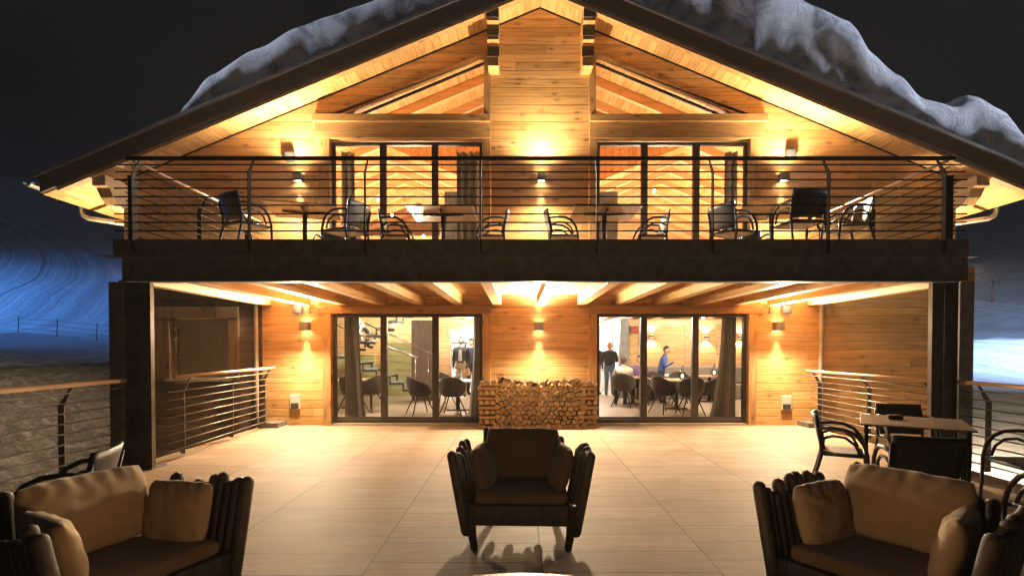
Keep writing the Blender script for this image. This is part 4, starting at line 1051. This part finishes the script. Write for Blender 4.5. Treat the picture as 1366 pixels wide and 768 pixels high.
for i, (x, y, e) in enumerate(((-3.2, 12.8, 330), (3.2, 12.8, 330), (-3.8, 16.5, 420), (3.8, 16.5, 420))):
    o = empty('floor_lamp', (x, y, BZ), 0, 'uplighter floor lamp %s' % ('near the upper left door', 'near the upper right door', 'deep in the upper left room', 'deep in the upper right room')[i], 'lamp', 'floor lamps upstairs')
    b = MB(); b.lathe([(.14, 0), (.14, .02)], seg=20); b.tube([(0, 0, .02), (0, 0, .12)], .02, 8); b.build('base', M['black'], o)
    b = MB(); b.lathe([(.05, .12), (.09, .2)], seg=20); b.build('lamp_shade', M['lampbody'], o)
    light('POINT', 'room_light', (0, 0, .35), e * 2.0, (1, .74, .48), o, shadow_soft_size=.08)
# ------------------------------------------------------------------ people
SK = plain('skin', (.50, .30, .21), .55); 
def cloth(n, c): return fabric(n, c, 200, .85)
CL = {k: cloth('cloth_' + k, c) for k, c in dict(navy=(.02, .03, .07), black=(.012, .012, .014), cream=(.55, .50, .43), denim=(.09, .14, .22), khaki=(.33, .24, .16), blue=(.05, .09, .33), grey=(.35, .32, .31), darkgreen=(.03, .04, .035), purple=(.13, .08, .2), brown=(.12, .08, .05)).items()}
HAIR = {k: plain('hair_' + k, c, .6, 0, 60, .4) for k, c in dict(dark=(.03, .02, .015), blond=(.55, .28, .10), grey=(.3, .28, .26)).items()}
M['shoe'] = plain('shoe_leather', (.02, .016, .014), .5)
def person(loc, rz, label, top, legs, hair, pose='stand', ht=1.75, arms=('down', 'down'), longhair=False, lean=0.0, inner=None):
    k = ht / 1.75; E = empty('person', loc, rz, label, 'person', None)
    V = []; RD = []; ED = []; TG = []; roots = []
    def v(p, r, parent=None, t='top', root=False):
        V.append(Vector(p) * k); RD.append(r * k); TG.append(t)
        if parent is not None: ED.append((parent, len(V) - 1))
        if root or parent is None: roots.append(len(V) - 1)
        return len(V) - 1
    hz = .95 if pose == 'stand' else .50
    def ln(y, z): return (y + -(z - hz) * sin(lean), hz + (z - hz) * cos(lean))
    y, z = ln(0, hz); pel = v((0, y, z), .125, None, 'legs')
    def tv(dz, r, par, x=0, t='top', dy=0):
        y, z = ln(0, hz + dz); return v((x, y + dy, z), r, par, t)
    w1 = tv(.14, .115, pel); ch = tv(.34, .135, w1); up = tv(.46, .10, ch); nk = tv(.545, .052, up, t='skin'); hd = tv(.60, .05, nk, t='skin')
    for s, mode in zip((-1, 1), arms):
        sh = tv(.44, .062, up, s * .185); by, bz = ln(0, hz + .44)
        if mode == 'down': el = (s * .235, by + .02, bz - .28); wr = (s * .225, by - .06, bz - .52)
        elif mode == 'fold': el = (s * .25, by - .03, bz - .27); wr = (s * .03, by - .22, bz - .22)
        elif mode == 'table': el = (s * .25, by - .10, bz - .25); wr = (s * .13, by - .34, bz - .22)
        else: el = (s * .24, by - .05, bz - .26); wr = (s * .18, by - .27, bz - .12)
        e = v(el, .044, sh); wi = v(wr, .030, e, 'top'); d = (Vector(wr) - Vector(el)).normalized()
        hp = Vector(wr) + d * .05; h = v(hp, .030, wi, 'skin')
        side = Vector((0, 1, 0)) if mode == 'down' else Vector((s * 1, 0, 0))
        for q in range(4):
            b0 = hp + side * (.027 - .018 * q); L_ = (.07, .08, .075, .06)[q]
            c1 = v(b0, .010, None, 'skin'); c2 = v(b0 + d * L_ * .5, .009, c1, 'skin'); v(b0 + d * L_ * .9 + Vector((-s * .012, 0, -.01)), .008, c2, 'skin')
        c1 = v(Vector(wr) + d * .02 + side * .02, .011, None, 'skin'); v(Vector(wr) + d * .055 + side * .052, .009, c1, 'skin')
    for s in (-1, 1):
        if pose == 'stand':
            hp = v((s * .09, 0, .88), .092, pel, 'legs'); kn = v((s * .10, -.02, .49), .060, hp, 'legs'); an = v((s * .105, .02, .10), .042, kn, 'legs'); hl = v((s * .11, -.02, .045), .042, an, 'shoe'); v((s * .125, -.17, .035), .034, hl, 'shoe')
        elif pose == 'step':
            f = 1 if s > 0 else 0
            hp = v((s * .09, 0, .88), .092, pel, 'legs'); kn = v((s * .10, -.30 if f else .02, .66 if f else .49), .060, hp, 'legs'); an = v((s * .105, -.27 if f else .10, .26 if f else .10), .042, kn, 'legs'); hl = v((s * .11, -.30 if f else .06, .21 if f else .045), .042, an, 'shoe'); v((s * .12, -.44 if f else -.09, .20 if f else .035), .034, hl, 'shoe')
        else:
            hp = v((s * .10, -.06, .50), .095, pel, 'legs'); kn = v((s * .12, -.44, .50), .064, hp, 'legs'); an = v((s * .12, -.42, .11), .044, kn, 'legs'); hl = v((s * .12, -.44, .045), .042, an, 'shoe'); v((s * .13, -.58, .035), .034, hl, 'shoe')
    me = bpy.data.meshes.new('body'); me.from_pydata(V, ED, [])
    o = bpy.data.objects.new('tmp', me); COL.objects.link(o); md = o.modifiers.new('k', 'SKIN'); md.use_smooth_shade = True; o.modifiers.new('s', 'SUBSURF').levels = 1
    for i, sv in enumerate(me.skin_vertices[0].data): sv.radius = (RD[i] * (1.65 if i in (w1, ch, pel) else 1.28 if RD[i] > .028 else 1), RD[i] * (1.1 if i in (w1, ch, pel) else 1.28 if RD[i] > .028 else 1)); sv.use_root = i in roots
    bpy.context.view_layer.update(); dg = bpy.context.evaluated_depsgraph_get()
    m2 = bpy.data.meshes.new_from_object(o.evaluated_get(dg)); bpy.data.objects.remove(o)
    bm = bmesh.new(); bm.from_mesh(m2); mats = [top, legs, SK, M['shoe'], M['black']]; ti = dict(top=0, legs=1, skin=2, shoe=3)
    for f in bm.faces:
        c = f.calc_center_median(); bi = min(range(len(V)), key=lambda i: (V[i] - c).length - RD[i] * .5); f.material_index = ti[TG[bi]]; f.smooth = True
    # head with face, merged into the same body mesh
    hy, hzz = ln(0, hz + .69); hc = Vector((0, hy - .01, hzz)) * k
    r = bmesh.ops.create_uvsphere(bm, u_segments=24, v_segments=18, radius=1)
    hv = set(r['verts'])
    for q in r['verts']:
        p = q.co.copy(); fx = .078; fy = .096; fz = .118
        if p.z < 0: fx *= 1 - .28 * p.z * p.z; fy *= 1 - .12 * p.z * p.z
        n_ = Vector((p.x * fx, p.y * fy, p.z * fz))
        if p.y < -.75: n_.y -= .030 * max(0, 1 - abs(p.x) / .22) * max(0, 1 - abs(p.z + .18) / .32)      # nose
        if p.y < -.6: n_.y += .012 * max(0, 1 - abs(abs(p.x) - .36) / .2) * max(0, 1 - abs(p.z - .05) / .16)   # sockets
        if p.y < -.6: n_.y -= .006 * max(0, 1 - abs(p.x) / .35) * max(0, 1 - abs(p.z + .48) / .1)         # lips
        if abs(p.x) > .93 and abs(p.z) < .3: n_.x *= 1.22                                                   # ears
        q.co = hc + n_ * k
    for f in bm.faces:
        if all(q in hv for q in f.verts):
            f.smooth = True; c = (f.calc_center_median() - hc) / k
            f.material_index = 4 if (c.y < -.07 and abs(abs(c.x) - .03) < .012 and abs(c.z - .006) < .009) else 2
    m2.materials.clear()
    for m_ in mats: m2.materials.append(m_)
    bm.to_mesh(m2); bm.free()
    bo = bpy.data.objects.new('body', m2); COL.objects.link(bo); bo.parent = E
    b = MB(); nn = 16; rows = []
    for j in range(9):
        th = j / 8 * (2.3 if longhair else 1.75)
        row = []
        for i in range(nn):
            a = 2 * pi * i / nn; back = sin(a)       # +y back
            lim = min(th, 1.05 + .55 * max(0, back + .45) + (.8 if longhair else .15) * max(0, back + .1)) if back > -2 else th
            rr = 1.12 + .04 * noise.noise(Vector((cos(a) * 2, sin(a) * 2, th * 2)))
            row.append(b.bm.verts.new(hc + Vector((.078 * rr * sin(lim) * cos(a), .098 * rr * sin(lim) * sin(a) + .006, .118 * rr * cos(lim))) * k))
        rows.append(row)
    for u, w3 in zip(rows, rows[1:]):
        for i in range(nn): b.poly([u[i], u[(i + 1) % nn], w3[(i + 1) % nn], w3[i]], None, True)
    b.build('hair', hair, E)
    if inner:      # open jacket front
        b = MB(); y0_, z0_ = ln(0, hz + .10); y1_, z1_ = ln(0, hz + .44); b.prism([(-.055 * k, z0_ * k), (.055 * k, z0_ * k), (.035 * k, z1_ * k), (-.035 * k, z1_ * k)], (y0_ - .165) * k, (y0_ - .08) * k); b.build('shirt_front', inner, E, bevel=.01)
    return E
person((-2.28, 16.9, .021), R(-8), 'man in an open dark jacket over a grey shirt standing in the inner doorway', CL['black'], CL['khaki'], HAIR['dark'], ht=1.90, arms=('down', 'down'), inner=CL['grey'])
person((-2.02, 17.6, .021), R(30), 'person in a dark jacket half hidden behind the man in the inner doorway', CL['navy'], CL['black'], HAIR['dark'], ht=1.86)
person((-5.3, 15.9, 1.40), R(90), 'person climbing the stairs behind the left door, cut off by the ceiling', CL['grey'], CL['black'], HAIR['dark'], pose='step', ht=1.75)
person((2.38, 14.02, .021), R(180), 'seated man in a cream shirt with his back to the right door', CL['cream'], CL['black'], HAIR['dark'], pose='sit', ht=1.80, arms=('table', 'table'), lean=R(6))
person((3.05, 15.15, .021), R(-20), 'seated person in a purple shirt facing the man in cream', CL['purple'], CL['navy'], HAIR['dark'], pose='sit', ht=1.80, arms=('table', 'table'))
person((3.62, 14.95, .021), R(70), 'person in a bright blue shirt leaning over the table', CL['blue'], CL['navy'], HAIR['dark'], ht=1.62, arms=('reach', 'reach'), lean=R(14))
person((2.55, 17.2, .021), R(160), 'woman with blond hair, dark coat and jeans standing before the pillar', CL['black'], CL['denim'], HAIR['blond'], ht=1.74, arms=('fold', 'fold'), longhair=True)
person((2.15, 17.6, .021), R(150), 'person in a dark green coat standing beside the blond woman', CL['darkgreen'], CL['khaki'], HAIR['dark'], ht=1.76, arms=('down', 'fold'))
person((1.75, 18.3, .021), R(20), 'person in black at the left edge of the right door', CL['black'], CL['black'], HAIR['grey'], ht=1.84, arms=('fold', 'down'))
person((2.15, 20.2, .021), R(200), 'guest in a grey top farther down the corridor', CL['grey'], CL['denim'], HAIR['dark'], ht=1.76)
person((2.55, 21.6, .021), R(170), 'guest in brown at the far end of the corridor', CL['brown'], CL['black'], HAIR['dark'], ht=1.8)
itable(2.75, 14.6, .7, .8, M['itable'], 'small table between the seated man in cream and the purple shirt')
sc(3.08, 15.25, -.35, -.95, 'shell chair carrying the person in purple')
# ------------------------------------------------------------------ far details
def marker(x, y, h, lab):
    r = empty('marker_pole', (x, y, gz(x, y) - .05), 0, lab, 'pole', 'thin poles in the snow'); b = MB(); b.tube([(0, 0, 0), (0, 0, h)], .03, 6); b.build('pole', M['steel_rail'], r)
    b = MB(); b.lathe([(.045, h), (.045, h + .12)], seg=8); b.build('cap', M['grey'], r)
fr = empty('wire_fence', (-24, 30, gz(-24, 30)), 0, 'thin wire fence across the blue snow on the left', 'fence')
pp = [(-30 + k * 2.6, 31 - k * .35) for k in range(7)]
for x, y in pp:
    b = MB(); z = gz(x, y); b.tube([(x, y, z - .1), (x + .05, y, z + 1.0)], .022, 6); b.build('post', M['steel_rail'], fr, world=True)
b = MB()
for (x0, y0), (x1, y1) in zip(pp, pp[1:]):
    for h in (.3, .6, .9): b.tube([(x0, y0, gz(x0, y0) + h), (x1, y1, gz(x1, y1) + h)], .012, 4)
b.build('wire', M['steel_rail'], fr, world=True)
marker(45.5, 46, 2.6, 'thin pole at the foot of the dark slope on the right')
def bare_tree(x, y, h, lab):
    r = empty('bare_tree', (x, y, gz(x, y) - .1), 0, lab, 'tree'); rt = random.Random(9); tr = MB(); br_ = MB()
    tr.tube([(0, 0, 0), (.1, 0, h * .3), (-.05, 0, h * .6)], [.14, .10, .06], 6); tr.build('trunk', M['bark'], r)
    def grow(p, d, l, rad, lv):
        e = p + d * l; br_.tube([p, p + d * l * .5 + Vector((rt.uniform(-.1, .1),) * 3) * l * .3, e], [rad, rad * .8, rad * .6], 5)
        if lv:
            for _ in range(3): grow(e, (d + Vector((rt.gauss(0, .55), rt.gauss(0, .55), rt.gauss(.1, .3)))).normalized(), l * .68, rad * .55, lv - 1)
    for k in range(5): grow(Vector((0, 0, h * (.28 + .08 * k))), Vector((cos(k * 2.2), sin(k * 2.2), .9)).normalized(), h * .22, .05, 3)
    br_.build('crown', M['bark'], r)
bare_tree(42.8, 48, 3.4, 'small bare tree on the dark slope beyond the right railing')
# ------------------------------------------------------------------ night lighting outdoors
def flood(loc, aim, e, col, size, blend=1.0, soft=.4):
    d = Vector(aim) - Vector(loc); o = light('SPOT', 'floodlight', loc, e, col, None, d.to_track_quat('-Z', 'Y').to_euler(), spot_size=R(size), spot_blend=blend, shadow_soft_size=soft); return o
def mast(x, y, h, lab):
    r = empty('floodlight_mast', (x, y, gz(x, y) - .1), 0, lab, 'floodlight', 'piste floodlights'); b = MB(); b.tube([(0, 0, 0), (0, 0, h)], [.14, .08], 10); b.build('pole', M['steel'], r)
flood((-60, 24, 15), (-42, 44, 0), 56000, (.09, .33, 1.0), 110)
flood((30, 14, 14), (33, 36, -1), 85000, (.42, .62, 1.0), 85)
flood((25, 8.6, 12), (4.5, 11, 8.4), 23000, (.74, .82, 1.0), 31, .5)
flood((-20, 8.6, 12.5), (-3.6, 11, 8.4), 9000, (.74, .82, 1.0), 31, .6)
sun = light('SUN', 'moon', (0, 0, 60), .05, (.55, .7, 1.0), None, (R(38), 0, R(150)), angle=R(.5))

# thin smoke and cold air drifting over the terrace
m = bpy.data.materials.new('thin_smoke'); m.use_nodes = True; nt = m.node_tree; nt.nodes.remove(nt.nodes['Principled BSDF'])
vp = N(nt, 'ShaderNodeVolumePrincipled'); vp.inputs['Color'].default_value = (.9, .9, .92, 1); vp.inputs['Density'].default_value = 0.0007; vp.inputs['Anisotropy'].default_value = .3
L(nt, vp.outputs[0], nt.nodes['Material Output'].inputs['Volume'])
b = MB(); b.box(-420, 420, -420, 430, -8, 120)
hz_ = tag(b.build('haze', m), kind='stuff')
